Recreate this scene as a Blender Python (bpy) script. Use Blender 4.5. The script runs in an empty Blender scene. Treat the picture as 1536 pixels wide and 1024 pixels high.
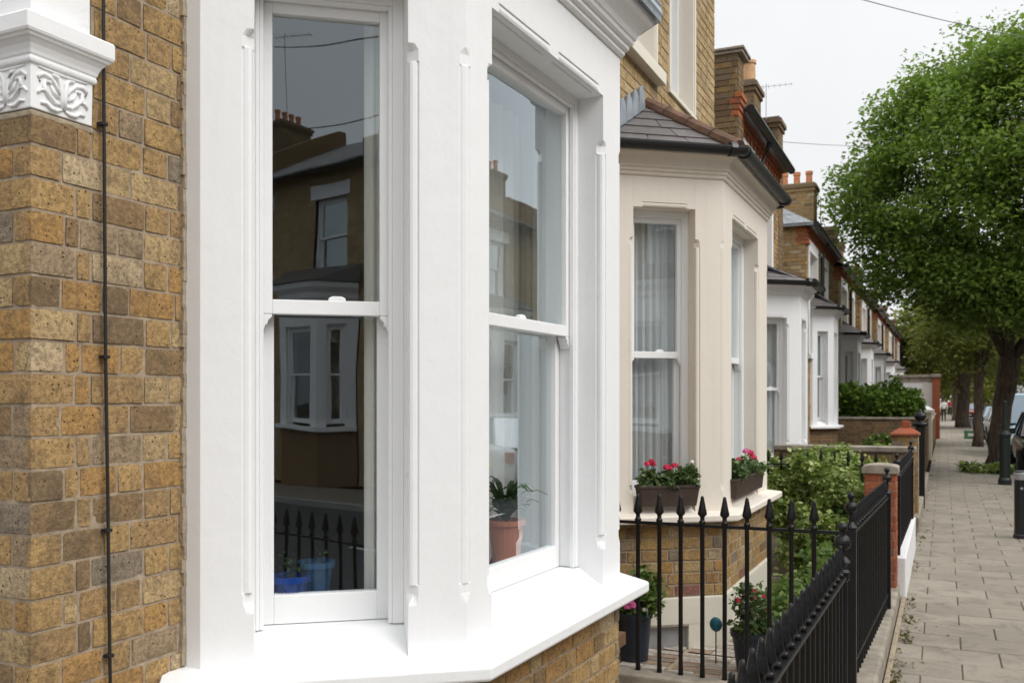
import bpy, bmesh, math, random
import numpy as np
from mathutils import Vector, Matrix, noise
R = random.Random(7)
scene = bpy.context.scene
COL = scene.collection
# ------------------------------------------------------------------ camera geometry (eye level is z = 0, pavement at G)
F = 1400.0
AN = math.atan(648 / F); SA = math.sin(AN); CA = math.cos(AN)
G = -1.65
def ray(px):
    u = (px - 768) / F
    return (u * CA - SA, u * SA + CA)
# ------------------------------------------------------------------ node helpers
def newmat(name):
    m = bpy.data.materials.new(name); m.use_nodes = True
    nt = m.node_tree; nt.nodes.clear()
    out = nt.nodes.new('ShaderNodeOutputMaterial')
    b = nt.nodes.new('ShaderNodeBsdfPrincipled')
    nt.links.new(b.outputs[0], out.inputs[0])
    return m, nt, b, out
def nd(nt, t, **kw):
    n = nt.nodes.new(t)
    for k, v in kw.items(): setattr(n, k, v)
    return n
def lk(nt, a, b): nt.links.new(a, b)
def ramp(nt, fac, stops, interp='LINEAR'):
    r = nd(nt, 'ShaderNodeValToRGB'); cr = r.color_ramp; cr.interpolation = interp
    while len(cr.elements) < len(stops): cr.elements.new(0.5)
    for e, (p, c) in zip(cr.elements, stops):
        e.position = p; e.color = (c[0], c[1], c[2], 1) if not isinstance(c, (int, float)) else (c, c, c, 1)
    lk(nt, fac, r.inputs[0]); return r.outputs[0]
def noise_tex(nt, scale, detail=4, rough=.55, coord=None, dist=0):
    n = nd(nt, 'ShaderNodeTexNoise'); n.inputs['Scale'].default_value = scale
    n.inputs['Detail'].default_value = detail; n.inputs['Roughness'].default_value = rough
    n.inputs['Distortion'].default_value = dist
    if coord is not None: lk(nt, coord, n.inputs['Vector'])
    return n.outputs['Fac']
def objco(nt):
    return nd(nt, 'ShaderNodeNewGeometry').outputs['Position']
def island(nt):
    return nd(nt, 'ShaderNodeNewGeometry').outputs['Random Per Island']
def mixc(nt, fac, a, b, mode='MIX'):
    m = nd(nt, 'ShaderNodeMix', data_type='RGBA', blend_type=mode)
    for s, v in ((0, fac), (6, a), (7, b)):
        if isinstance(v, (int, float)): m.inputs[s].default_value = v
        elif isinstance(v, tuple): m.inputs[s].default_value = (v[0], v[1], v[2], 1)
        else: lk(nt, v, m.inputs[s])
    return m.outputs[2]
def math_(nt, op, a, b=0.0, clamp=False):
    m = nd(nt, 'ShaderNodeMath', operation=op); m.use_clamp = clamp
    for s, v in ((0, a), (1, b)):
        if isinstance(v, (int, float)): m.inputs[s].default_value = v
        else: lk(nt, v, m.inputs[s])
    return m.outputs[0]
def bump(nt, b, h, strength=.3, dist=.01, prev=None):
    n = nd(nt, 'ShaderNodeBump'); n.inputs['Strength'].default_value = strength
    n.inputs['Distance'].default_value = dist; lk(nt, h, n.inputs['Height'])
    if prev is not None: lk(nt, prev, n.inputs['Normal'])
    if b is not None: lk(nt, n.outputs[0], b.inputs['Normal'])
    return n.outputs[0]
M = {}
def simple(name, col, rough=.6, var=.12, scale=12, bs=.15, bd=.004, bscale=60, metal=0.0, spec=.5):
    """plain surface: two noises vary tone, a fine one gives relief"""
    m, nt, b, o = newmat(name); p = objco(nt)
    n1 = noise_tex(nt, scale, 5, .6, p)
    lo = tuple(c * (1 - var) for c in col); hi = tuple(min(1, c * (1 + var)) for c in col)
    c = ramp(nt, n1, [(.3, lo), (.7, hi)])
    lk(nt, c, b.inputs['Base Color'])
    b.inputs['Roughness'].default_value = rough; b.inputs['Metallic'].default_value = metal
    b.inputs['Specular IOR Level'].default_value = spec
    if bs: bump(nt, b, noise_tex(nt, bscale, 4, .6, p), bs, bd)
    M[name] = m; return m
def paint(name, col, dirt, rough=.45, grime=.35):
    """masonry or joinery paint: brush relief, faint runs, hairline cracks, a few scuffs"""
    m, nt, b, o = newmat(name); p = objco(nt)
    n1 = noise_tex(nt, 2.2, 5, .6, p); n2 = noise_tex(nt, 38, 4, .65, p)
    f = math_(nt, 'MULTIPLY', ramp(nt, n1, [(.5, 0.0), (.8, 1.0)]), ramp(nt, n2, [(.5, 0.0), (.75, 1.0)]))
    f = math_(nt, 'MULTIPLY', f, grime)
    mp = nd(nt, 'ShaderNodeMapping'); mp.inputs['Scale'].default_value = (16, 16, .7); lk(nt, p, mp.inputs['Vector'])
    run = ramp(nt, noise_tex(nt, 1.0, 5, .6, mp.outputs[0]), [(.52, 0.0), (.80, 1.0)])
    f = math_(nt, 'ADD', f, math_(nt, 'MULTIPLY', run, grime * .35))
    v = nd(nt, 'ShaderNodeTexVoronoi', feature='DISTANCE_TO_EDGE'); v.inputs['Scale'].default_value = 1.7
    wv = nd(nt, 'ShaderNodeVectorMath', operation='ADD'); lk(nt, p, wv.inputs[0])
    nz = nd(nt, 'ShaderNodeTexNoise'); nz.inputs['Scale'].default_value = 6; nz.inputs['Detail'].default_value = 5; lk(nt, p, nz.inputs['Vector'])
    sc = nd(nt, 'ShaderNodeVectorMath', operation='SCALE'); sc.inputs['Scale'].default_value = .35; lk(nt, nz.outputs['Color'], sc.inputs[0]); lk(nt, sc.outputs[0], wv.inputs[1]); lk(nt, wv.outputs[0], v.inputs['Vector'])
    ck = math_(nt, 'MULTIPLY', ramp(nt, v.outputs['Distance'], [(.0, 1.0), (.0035, 0.0)]), ramp(nt, n1, [(.56, 0.0), (.66, .55)]))
    f = math_(nt, 'ADD', f, math_(nt, 'MULTIPLY', ck, .8), True)
    lk(nt, mixc(nt, f, col, dirt), b.inputs['Base Color'])
    b.inputs['Roughness'].default_value = rough; b.inputs['Specular IOR Level'].default_value = .3
    h = bump(nt, None, noise_tex(nt, 9, 4, .55, p), .22, .012)
    h = bump(nt, None, ck, .3, -.002, h)
    bump(nt, b, noise_tex(nt, 160, 3, .6, p), .14, .002, h)
    M[name] = m; return m
def brickmat(name, stops, dark=.55, spots=True, sc=1.0):
    m, nt, b, o = newmat(name); p = objco(nt); isl = island(nt)
    base = ramp(nt, isl, stops, 'CONSTANT')
    n1 = noise_tex(nt, 14 * sc, 6, .65, p, .4); n2 = noise_tex(nt, 75 * sc, 5, .7, p)
    n3 = noise_tex(nt, 3.0, 3, .6, p)
    c = mixc(nt, ramp(nt, n1, [(.34, .50), (.50, 0.0)]), base, (.10, .07, .045))
    c = mixc(nt, ramp(nt, n2, [(.40, .5), (.56, 0.0)]), c, (.11, .08, .05))
    c = mixc(nt, ramp(nt, n2, [(.55, 0.0), (.78, .5)]), c, (.46, .36, .22))
    c = mixc(nt, ramp(nt, n3, [(.35, .22), (.55, 0.0)]), c, (.12, .09, .065))
    n4 = noise_tex(nt, 170 * sc, 4, .7, p); c = mixc(nt, ramp(nt, n4, [(.33, .65), (.46, 0.0)]), c, (.075, .05, .03))
    if spots:
        v = nd(nt, 'ShaderNodeTexVoronoi'); v.inputs['Scale'].default_value = 60 * sc; lk(nt, p, v.inputs['Vector'])
        sp = math_(nt, 'MULTIPLY', ramp(nt, v.outputs['Distance'], [(.10, 1.0), (.22, 0.0)]), ramp(nt, n1, [(.45, 0.0), (.55, 1.0)]))
        c = mixc(nt, sp, c, (.03, .022, .015))
    lk(nt, c, b.inputs['Base Color']); b.inputs['Roughness'].default_value = .9
    b.inputs['Specular IOR Level'].default_value = .2
    h = bump(nt, None, n1, .3, .004)
    h = bump(nt, None, n2, .9, .004, h); bump(nt, b, n4, .8, .003, h)
    M[name] = m; return m
Y1, Y2, Y3 = (.48, .31, .13), (.42, .27, .12), (.51, .365, .185)
B1, B2, B3 = (.29, .19, .095), (.235, .16, .09), (.36, .265, .165)
O1, P1, W1, GR = (.46, .265, .095), (.33, .135, .115), (.56, .43, .265), (.28, .23, .17)
brickmat('stock_brick', [(0, Y1), (.17, B1), (.25, Y2), (.42, GR), (.455, O1), (.57, Y3), (.70, B2), (.75, W1), (.80, B3), (.85, Y1), (.965, P1), (.98, Y2)])
brickmat('stock_brick_pale', [(0, (.56, .41, .21)), (.2, (.49, .345, .165)), (.4, (.60, .45, .25)), (.6, (.43, .31, .17)), (.8, (.53, .37, .18))], spots=False)
brickmat('stock_brick_dark', [(0, (.23, .15, .075)), (.25, (.17, .11, .06)), (.45, (.27, .18, .085)), (.65, (.20, .15, .10)), (.85, (.30, .19, .08))], spots=False)
brickmat('brown_brick', [(0, (.20, .125, .065)), (.3, (.25, .155, .075)), (.6, (.16, .10, .055)), (.85, (.28, .16, .07))], spots=False)
brickmat('red_brick', [(0, (.42, .10, .045)), (.3, (.36, .085, .04)), (.6, (.46, .13, .06)), (.85, (.33, .08, .045))], spots=False)
brickmat('orange_brick', [(0, (.50, .14, .05)), (.4, (.42, .11, .04)), (.7, (.36, .10, .05))], spots=False)
simple('mortar', (.33, .26, .185), .95, .3, 25, .8, .004, 140)
simple('pale_mortar', (.44, .36, .26), .95, .25, 25, .6, .004, 140)
simple('red_mortar', (.33, .19, .14), .95, .2, 25, .5, .004, 140)
paint('white_paint', (.83, .835, .84), (.50, .49, .46), .5, .30)
paint('white_gloss', (.84, .845, .85), (.60, .59, .57), .28, .15)
paint('beige_paint', (.745, .69, .61), (.42, .36, .28), .6, .4)
paint('cream_paint', (.72, .68, .58), (.5, .45, .36), .55, .35)
simple('stone_grey', (.30, .26, .21), .9, .35, 9, .8, .008, 90)
simple('concrete', (.30, .265, .215), .92, .35, 7, .7, .006, 80)
simple('lead', (.30, .34, .38), .45, .25, 9, .3, .006, 30, metal=.35)
simple('black_iron', (.0065, .0065, .0075), .36, .4, 20, .6, .003, 70, spec=.35)
simple('black_plastic', (.012, .012, .013), .35, .2, 10, .1, .002, 50)
simple('ridge_clay', (.15, .085, .055), .85, .4, 9, .6, .006, 60)
simple('pale_clay', (.60, .215, .13), .8, .15, 10, .3, .003, 60)
simple('clay_pot', (.55, .22, .10), .8, .2, 10, .3, .003, 60)
simple('buff_pot', (.52, .31, .16), .8, .2, 10, .3, .003, 60)
simple('soil', (.06, .042, .028), .95, .4, 12, 1, .02, 30)
simple('asphalt', (.05, .05, .052), .85, .25, 3, .6, .006, 120)
simple('road_paint', (.70, .70, .68), .7, .2, 8, .2, .002, 80)
simple('kerb_stone', (.30, .29, .27), .9, .2, 4, .5, .004, 90)
simple('room_plaster', (.33, .31, .28), .9, .05, 3, 0)
simple('floor_boards', (.13, .075, .04), .5, .2, 5, 0)
simple('navy_plastic', (.016, .024, .040), .4, .15, 10, .1, .002, 60)
simple('blue_glaze', (.008, .04, .20), .25, .2, 8, 0)
simple('pale_blue_glaze', (.035, .095, .19), .3, .25, 14, 0)
simple('teal_paint', (.01, .12, .17), .45, .4, 40, .3, .004, 60)
simple('brown_box', (.045, .028, .02), .6, .25, 20, .3, .002, 70)
simple('tyre', (.015, .015, .015), .85, .1)
simple('alloy', (.45, .45, .46), .3, .1, metal=.8)
simple('steel', (.40, .41, .43), .4, .1, metal=.5)
simple('car_black', (.010, .011, .013), .18, .1, bs=0)
simple('car_silver', (.50, .52, .54), .22, .05, bs=0)
simple('car_white', (.72, .74, .76), .22, .05, bs=0)
simple('car_pale_blue', (.42, .55, .64), .22, .05, bs=0)
simple('car_red', (.28, .02, .02), .22, .05, bs=0)
simple('car_glass', (.16, .22, .27), .06, .05, bs=0, spec=.9)
simple('lamp_lens', (.75, .75, .72), .15, .05, bs=0)
simple('tail_lens', (.30, .02, .015), .2, .05, bs=0)
simple('green_iron', (.010, .017, .0145), .45, .35, 12, .3, .003, 60)
simple('green_plastic', (.02, .17, .075), .5, .2, 15, 0)
simple('skin', (.50, .30, .21), .6, .06, bs=0)
simple('dark_cloth', (.018, .018, .024), .9, .2, 20, .3, .003, 150)
simple('pale_cloth', (.62, .60, .56), .9, .1, 20, .3, .003, 150)
simple('red_cloth', (.35, .05, .05), .9, .1, 20, .3, .003, 150)
simple('blue_cloth', (.07, .10, .19), .9, .1, 20, .3, .003, 150)
simple('hair', (.04, .025, .016), .7, .2)
simple('shoe', (.02, .018, .016), .6, .2)
simple('door_paint', (.16, .05, .03), .4, .1)
simple('pink_petal', (.78, .16, .42), .6, .2, 40, 0)
simple('red_petal', (.62, .02, .075), .55, .25, 40, 0)
simple('white_petal', (.80, .78, .78), .6, .1, 40, 0)
simple('yellow_petal', (.75, .52, .04), .6, .2, 40, 0)
simple('joint_dirt', (.20, .165, .125), .95, .3, 10, .8, .004, 90)
simple('grit', (.34, .28, .2), .95, .3, 30, .8, .004, 120)
simple('wire_rubber', (.010, .009, .008), .7, .2)
simple('wire_grey', (.16, .16, .165), .7, .2)
def bark():
    m, nt, b, o = newmat('bark'); p = objco(nt)
    mp = nd(nt, 'ShaderNodeMapping'); mp.inputs['Scale'].default_value = (9, 9, 1.6); lk(nt, p, mp.inputs['Vector'])
    n = noise_tex(nt, 1.5, 6, .65, mp.outputs[0], .8)
    lk(nt, ramp(nt, n, [(.35, (.045, .032, .023)), (.65, (.15, .11, .078))]), b.inputs['Base Color'])
    b.inputs['Roughness'].default_value = .95
    bump(nt, b, n, 1.0, .04); M['bark'] = m
bark()
def slatemat(name, lo, hi):
    m, nt, b, o = newmat(name); p = objco(nt); i = island(nt)
    c = ramp(nt, i, [(0, lo), (1, hi)])
    n = noise_tex(nt, 20, 5, .6, p)
    c = mixc(nt, ramp(nt, n, [(.4, .4), (.65, 0.0)]), c, (.05, .045, .042))
    lk(nt, c, b.inputs['Base Color']); b.inputs['Roughness'].default_value = .55
    bump(nt, b, n, .35, .004); M[name] = m
slatemat('slate', (.10, .088, .085), (.15, .135, .13))
slatemat('pale_slate', (.27, .29, .31), (.36, .38, .40))
def leafmat(name, stops, trans=.35, flower=None):
    m, nt, b, o = newmat(name); i = island(nt)
    c = ramp(nt, i, stops)
    lk(nt, c, b.inputs['Base Color']); b.inputs['Roughness'].default_value = .5
    b.inputs['Specular IOR Level'].default_value = .35
    t = nd(nt, 'ShaderNodeBsdfTranslucent')
    lk(nt, mixc(nt, .5, c, (.9, 1.0, .25), 'MULTIPLY'), t.inputs[0])
    mx = nd(nt, 'ShaderNodeMixShader'); mx.inputs[0].default_value = trans
    lk(nt, b.outputs[0], mx.inputs[1]); lk(nt, t.outputs[0], mx.inputs[2]); lk(nt, mx.outputs[0], o.inputs[0])
    M[name] = m
leafmat('tree_leaf', [(0, (.12, .20, .038)), (.5, (.185, .28, .058)), (1, (.26, .36, .09))], .5)
leafmat('olive_leaf', [(0, (.11, .15, .028)), (.5, (.19, .22, .048)), (1, (.28, .27, .075))], .5)
leafmat('shrub_leaf', [(0, (.10, .15, .035)), (.45, (.19, .27, .06)), (.75, (.34, .42, .13)), (1, (.55, .59, .28))])
leafmat('hedge_leaf', [(0, (.06, .125, .018)), (.5, (.13, .23, .035)), (1, (.25, .37, .065))])
leafmat('garden_leaf', [(0, (.07, .14, .035)), (.6, (.15, .24, .06)), (1, (.30, .38, .13))])
leafmat('dark_leaf', [(0, (.02, .05, .014)), (.6, (.05, .10, .03)), (1, (.11, .17, .055))])
leafmat('geranium_leaf', [(0, (.05, .10, .03)), (.6, (.11, .17, .06)), (1, (.22, .28, .12))])
leafmat('dry_leaf', [(0, (.10, .06, .025)), (.5, (.16, .13, .04)), (1, (.12, .16, .04))])
def glassmat():
    m, nt, b, o = newmat('glass'); nt.nodes.remove(b)
    lw = nd(nt, 'ShaderNodeFresnel'); lw.inputs['IOR'].default_value = 1.5
    f = math_(nt, 'MULTIPLY', lw.outputs[0], 3.1); f = math_(nt, 'ADD', f, .045, True); f = math_(nt, 'MINIMUM', f, .46)
    tr = nd(nt, 'ShaderNodeBsdfTransparent'); tr.inputs[0].default_value = (.96, .98, .97, 1)
    gl = nd(nt, 'ShaderNodeBsdfGlossy'); gl.inputs[0].default_value = (.85, .95, 1.0, 1); gl.inputs['Roughness'].default_value = 0.004
    p = objco(nt); n = nd(nt, 'ShaderNodeBump'); n.inputs['Strength'].default_value = .08; n.inputs['Distance'].default_value = .01
    lk(nt, noise_tex(nt, 3.0, 1, .4, p), n.inputs['Height']); lk(nt, n.outputs[0], gl.inputs['Normal'])
    mx = nd(nt, 'ShaderNodeMixShader'); lk(nt, f, mx.inputs[0]); lk(nt, tr.outputs[0], mx.inputs[1]); lk(nt, gl.outputs[0], mx.inputs[2])
    lk(nt, mx.outputs[0], o.inputs[0]); M['glass'] = m
glassmat()
def curtainmat(name, col, trans, thin):
    m, nt, b, o = newmat(name); nt.nodes.remove(b)
    d = nd(nt, 'ShaderNodeBsdfDiffuse'); d.inputs[0].default_value = (*col, 1)
    t = nd(nt, 'ShaderNodeBsdfTranslucent'); t.inputs[0].default_value = (*col, 1)
    a = nd(nt, 'ShaderNodeMixShader'); a.inputs[0].default_value = trans
    lk(nt, d.outputs[0], a.inputs[1]); lk(nt, t.outputs[0], a.inputs[2])
    tr = nd(nt, 'ShaderNodeBsdfTransparent'); x = nd(nt, 'ShaderNodeMixShader'); x.inputs[0].default_value = thin
    lk(nt, a.outputs[0], x.inputs[1]); lk(nt, tr.outputs[0], x.inputs[2]); lk(nt, x.outputs[0], o.inputs[0]); M[name] = m
curtainmat('sheer_curtain', (.82, .82, .79), .15, .0)
curtainmat('grey_net', (.72, .735, .745), .12, .0)
def pavemat():
    m, nt, b, o = newmat('paving_slab'); p = objco(nt); i = island(nt)
    c = ramp(nt, i, [(0, (.28, .245, .195)), (.5, (.31, .273, .218)), (1, (.335, .297, .24))])
    n1 = noise_tex(nt, 1.3, 6, .65, p); n2 = noise_tex(nt, 55, 5, .7, p)
    c = mixc(nt, ramp(nt, n1, [(.35, .45), (.6, 0.0)]), c, (.17, .15, .12))
    c = mixc(nt, ramp(nt, n2, [(.4, .35), (.55, 0.0)]), c, (.20, .18, .15))
    n3 = noise_tex(nt, 5, 6, .7, p, .6); c = mixc(nt, ramp(nt, n3, [(.36, .60), (.50, 0.0)]), c, (.15, .13, .105))
    v = nd(nt, 'ShaderNodeTexVoronoi'); v.inputs['Scale'].default_value = 3.2; lk(nt, p, v.inputs['Vector']); c = mixc(nt, ramp(nt, v.outputs['Distance'], [(.05, .55), (.075, 0.0)]), c, (.12, .11, .10))
    lk(nt, c, b.inputs['Base Color']); b.inputs['Roughness'].default_value = .85
    bump(nt, b, n2, .4, .004); M['paving_slab'] = m
pavemat()
def tilemat():
    m, nt, b, o = newmat('mosaic_tile'); i = island(nt); p = objco(nt)
    c = ramp(nt, i, [(0, (.42, .28, .19)), (.2, (.56, .50, .43)), (.45, (.34, .21, .13)), (.58, (.62, .57, .50)), (.8, (.42, .36, .29)), (.92, (.30, .24, .19))], 'CONSTANT')
    n = noise_tex(nt, 40, 4, .6, p)
    c = mixc(nt, ramp(nt, n, [(.4, .5), (.6, 0.0)]), c, (.2, .16, .13))
    lk(nt, c, b.inputs['Base Color']); b.inputs['Roughness'].default_value = .6; M['mosaic_tile'] = m
tilemat()
# ------------------------------------------------------------------ mesh building
class MB:
    def __init__(s): s.v = []; s.f = []
    def add(s, vs, fs):
        n = len(s.v); s.v.extend([tuple(v) for v in vs]); s.f.extend([tuple(i + n for i in f) for f in fs])
    def box(s, x0, x1, y0, y1, z0, z1):
        s.add([(x0,y0,z0),(x1,y0,z0),(x1,y1,z0),(x0,y1,z0),(x0,y0,z1),(x1,y0,z1),(x1,y1,z1),(x0,y1,z1)], BOXF)
    def fbox(s, fr, s0, s1, d0, d1, z0, z1):
        """box in a wall frame: s along the wall, d inward"""
        s.add([fr.p(a, b, c) for c in (z0, z1) for a, b in ((s0,d0),(s1,d0),(s1,d1),(s0,d1))], BOXF)
    def tube(s, pts, rad, n=8, cap=True):
        pts = [Vector(p) for p in pts]; rs = rad if isinstance(rad, (list, tuple)) else [rad] * len(pts)
        rings = []; up = Vector((0, 0, 1))
        for i, p in enumerate(pts):
            d = (pts[min(i+1, len(pts)-1)] - pts[max(i-1, 0)]).normalized()
            a = d.cross(up if abs(d.z) < .95 else Vector((1, 0, 0))).normalized(); b = d.cross(a)
            rings.append([p + (a * math.cos(2*math.pi*k/n) + b * math.sin(2*math.pi*k/n)) * rs[i] for k in range(n)])
        s.loft(rings, True, cap)
    def loft(s, rings, closed=True, cap=True):
        n = len(rings[0]); vs = [v for r in rings for v in r]; fs = []
        for i in range(len(rings) - 1):
            for k in range(n if closed else n - 1):
                a, b = i*n + k, i*n + (k+1) % n
                fs.append((a, b, b + n, a + n))
        if cap and closed:
            fs.append(tuple(range(n))[::-1]); fs.append(tuple((len(rings)-1)*n + k for k in range(n)))
        s.add(vs, fs)
    def lathe(s, prof, c=(0, 0, 0), n=16):
        s.loft([[(c[0] + r*math.cos(2*math.pi*k/n), c[1] + r*math.sin(2*math.pi*k/n), c[2] + z) for k in range(n)] for r, z in prof])
    def prism(s, poly, a, b):
        """poly: list of points; a/b: map a point to the two ends"""
        n = len(poly); vs = [a(p) for p in poly] + [b(p) for p in poly]
        fs = [tuple(range(n))[::-1], tuple(range(n, 2*n))] + [(k, (k+1) % n, n + (k+1) % n, n + k) for k in range(n)]
        s.add(vs, fs)
    def sweep(s, path, prof, closed_prof=True):
        """profile (out, z) swept along a plan polyline with mitred corners; out is to the right of travel"""
        rings = []
        for i, p in enumerate(path):
            p = Vector(p)
            def nrm(a, b): d = (Vector(b) - Vector(a)).normalized(); return Vector((d.y, -d.x))
            if i == 0: m = nrm(path[0], path[1])
            elif i == len(path) - 1: m = nrm(path[-2], path[-1])
            else:
                n1, n2 = nrm(path[i-1], path[i]), nrm(path[i], path[i+1]); m = (n1 + n2) / (1 + n1.dot(n2))
            rings.append([(p.x + m.x*o, p.y + m.y*o, z) for o, z in prof])
        s.loft(rings, closed_prof, True)
    def build(s, name, mat, parent=None, bevel=0, smooth=False, segs=2, loc=None):
        me = bpy.data.meshes.new(name); me.from_pydata(s.v, [], s.f); me.update()
        bm = bmesh.new(); bm.from_mesh(me); bmesh.ops.recalc_face_normals(bm, faces=bm.faces); bm.to_mesh(me); bm.free()
        return link(name, me, mat, parent, bevel, smooth, segs, loc)
BOXF = [(0,3,2,1),(4,5,6,7),(0,1,5,4),(1,2,6,5),(2,3,7,6),(3,0,4,7)]
def link(name, me, mat, parent=None, bevel=0, smooth=False, segs=2, loc=None):
    o = bpy.data.objects.new(name, me); COL.objects.link(o)
    if mat is not None: me.materials.append(M[mat] if isinstance(mat, str) else mat)
    if parent is not None:
        o.parent = parent; o.location = -parent.location if parent.parent is None else Vector((0, 0, 0))
        if loc is not None: o.location = Vector(loc)
    elif loc is not None: o.location = loc
    if smooth:
        for p in me.polygons: p.use_smooth = True
    if bevel:
        b = o.modifiers.new('edge', 'BEVEL'); b.width = bevel; b.segments = segs; b.limit_method = 'ANGLE'; b.angle_limit = math.radians(35)
    return o
def npmesh(name, V, Q, mat, parent=None):
    me = bpy.data.meshes.new(name); n = len(V); k = Q.shape[1]
    me.vertices.add(n); me.vertices.foreach_set('co', V.astype(np.float32).ravel())
    me.loops.add(Q.size); me.loops.foreach_set('vertex_index', Q.astype(np.int32).ravel())
    me.polygons.add(len(Q)); me.polygons.foreach_set('loop_start', np.arange(0, Q.size, k, dtype=np.int32))
    me.update(calc_edges=True); me.validate()
    return link(name, me, mat, parent)
def tag(o, label=None, cat=None, group=None, kind=None):
    if label: o['label'] = label
    if cat: o['category'] = cat
    if group: o['group'] = group
    if kind: o['kind'] = kind
    return o
def thing(name, label, cat, loc=(0, 0, 0), group=None):
    o = bpy.data.objects.new(name, None); COL.objects.link(o); o.location = loc; o.empty_display_size = .2
    return tag(o, label, cat, group)
def kids(o): return [c for c in bpy.data.objects if c.parent == o]
def copy_tree(o, parent=None):
    c = o.copy(); COL.objects.link(c)
    if parent is not None: c.parent = parent
    for ch in kids(o): copy_tree(ch, c)
    return c
class Frame:
    def __init__(s, O, U):
        s.O = Vector((O[0], O[1])); s.U = Vector((U[0], U[1])).normalized(); s.N = Vector((s.U.y, -s.U.x))   # outward
    def p(s, a, d, z):
        q = s.O + s.U * a - s.N * d; return (q.x, q.y, z)
    def s_at(s, px, d=0):
        """distance along the wall seen at image column px"""
        rx, ry = ray(px); o = s.O - s.N * d
        # o + U k = t r
        det = -s.U.x * ry + s.U.y * rx
        return (o.x * ry - o.y * rx) / det
# ------------------------------------------------------------------ bricks
def split(a, b, cuts):
    seg = [(a, b)]
    for c0, c1 in cuts:
        new = []
        for x0, x1 in seg:
            if c1 <= x0 or c0 >= x1: new.append((x0, x1)); continue
            if c0 > x0: new.append((x0, c0))
            if c1 < x1: new.append((c1, x1))
        seg = new
    return [s for s in seg if s[1] - s[0] > .012]
def bricks(fr, L, z0, z1, holes=(), mat='stock_brick', mortar='mortar', parent=None, name='brick_wall', ls=.165, lh=.083, j=.010, c=.0745,
           proud=.005, detail=1, rows=None, seed=1, s0=0.0, jit=.0012, mdepth=.02):
    rn = random.Random(seed); mb = MB(); nrow = int(math.ceil((z1 - z0) / c - 1e-6))
    for i in range(nrow):
        a = z0 + i*c + j/2; b = min(z1, a + c - j)
        if b - a < .015: continue
        if rows: pat = rows[i % len(rows)]; x = s0
        else:
            pat = [ls, lh] if i % 2 == 0 else [lh, ls]
            x = s0 - (0 if i % 2 == 0 else (ls - lh) / 2 * .0 + lh * .5 + j)
            x -= rn.uniform(0, .012)
        k = 0
        while x < L - .01:
            w = pat[k % len(pat)] * rn.uniform(.965, 1.035); k += 1
            e = x + w
            for p, q in split(max(x, s0), min(e, L), [(h[0], h[1]) for h in holes if b > h[2] + .012 and a < h[3] - .012]):
                one_brick(mb, fr, p, q, a, b, proud + rn.uniform(-.0015, .0015), detail, rn, jit)
            x = e + j * rn.uniform(.8, 1.2)
    o = mb.build(name, mat, parent)
    mo = MB()
    zs = sorted({z0, z1, *[min(max(h[2], z0), z1) for h in holes], *[min(max(h[3], z0), z1) for h in holes]})
    for za, zb in zip(zs, zs[1:]):
        for p, q in split(s0 + (.009 if s0 < 0 else 0), L, [(h[0], h[1]) for h in holes if zb > h[2] + 1e-4 and za < h[3] - 1e-4]):
            mo.fbox(fr, p, q, 0.0005, mdepth, za, zb)
    m = mo.build('mortar', mortar, o)
    m.location = (0, 0, 0)
    return o
def one_brick(mb, fr, p, q, a, b, pr, detail, rn, jit):
    u = lambda: rn.uniform(-jit, jit)
    if detail == 0:
        mb.add([fr.p(x, d, z) for d in (-pr, .004) for x, z in ((p,a),(q,a),(q,b),(p,b))], [(0,1,2,3),(0,4,5,1),(1,5,6,2),(2,6,7,3),(3,7,4,0)])
        return
    if detail == 1:
        e = .0035; vs = []
        for d, k in ((-pr, e), (-pr + e, 0), (.004, 0)):
            for x, z in ((p+k,a+k),(q-k,a+k),(q-k,b-k),(p+k,b-k)): vs.append(fr.p(x + u(), d, z + u()))
        fs = [(0,1,2,3)] + [(r*4+k, r*4+4+k, r*4+4+(k+1)%4, r*4+(k+1)%4) for r in (0,1) for k in range(4)]
        mb.add(vs, fs); return
    # worn brick: grid front, ragged outline with soft corners
    nx = max(3, int((q-p)/.016)); nz = 5; g = []
    sd = rn.uniform(0, 100)
    tilt = (rn.uniform(-.002, .002), rn.uniform(-.002, .002))
    for iz in range(nz + 1):
        for ix in range(nx + 1):
            fx, fz = ix/nx, iz/nz; x = p + (q-p)*fx; z = a + (b-a)*fz
            n1 = noise.noise(Vector((x*28, z*28, sd))); n2 = noise.noise(Vector((x*28 + 9, z*28 + 4, sd + 7)))
            edge = min(ix, nx-ix) == 0 or min(iz, nz-iz) == 0
            corner = min(ix, nx-ix) == 0 and min(iz, nz-iz) == 0
            if edge:
                x += .0008*n1; z += .0008*n2
                chip = noise.noise(Vector((ix*3.1, iz*2.7, sd*3)))
            if corner: c_ = .0004 + max(0, chip-.15)*.005; x += c_*(1 if ix == 0 else -1); z += c_*(1 if iz == 0 else -1)
            d = -pr - .0011*n1 + tilt[0]*(fx-.5) + tilt[1]*(fz-.5)
            if edge: d += .0008 + max(0, chip)*.002
            g.append(fr.p(x, d, z))
    W = nx + 1; fs = [(r*W+k, r*W+k+1, (r+1)*W+k+1, (r+1)*W+k) for r in range(nz) for k in range(nx)]
    ring = [k for k in range(W)] + [r*W+nx for r in range(1, nz+1)] + [nz*W+k for k in range(nx-1, -1, -1)] + [r*W for r in range(nz-1, 0, -1)]
    base = len(g)
    for r in ring:
        x, y, z = g[r]; g.append((x - fr.N.x*(pr+.006), y - fr.N.y*(pr+.006), z))
    m = len(ring); fs += [(ring[k], base+k, base+(k+1)%m, ring[(k+1)%m]) for k in range(m)]
    mb.add(g, fs)
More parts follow.
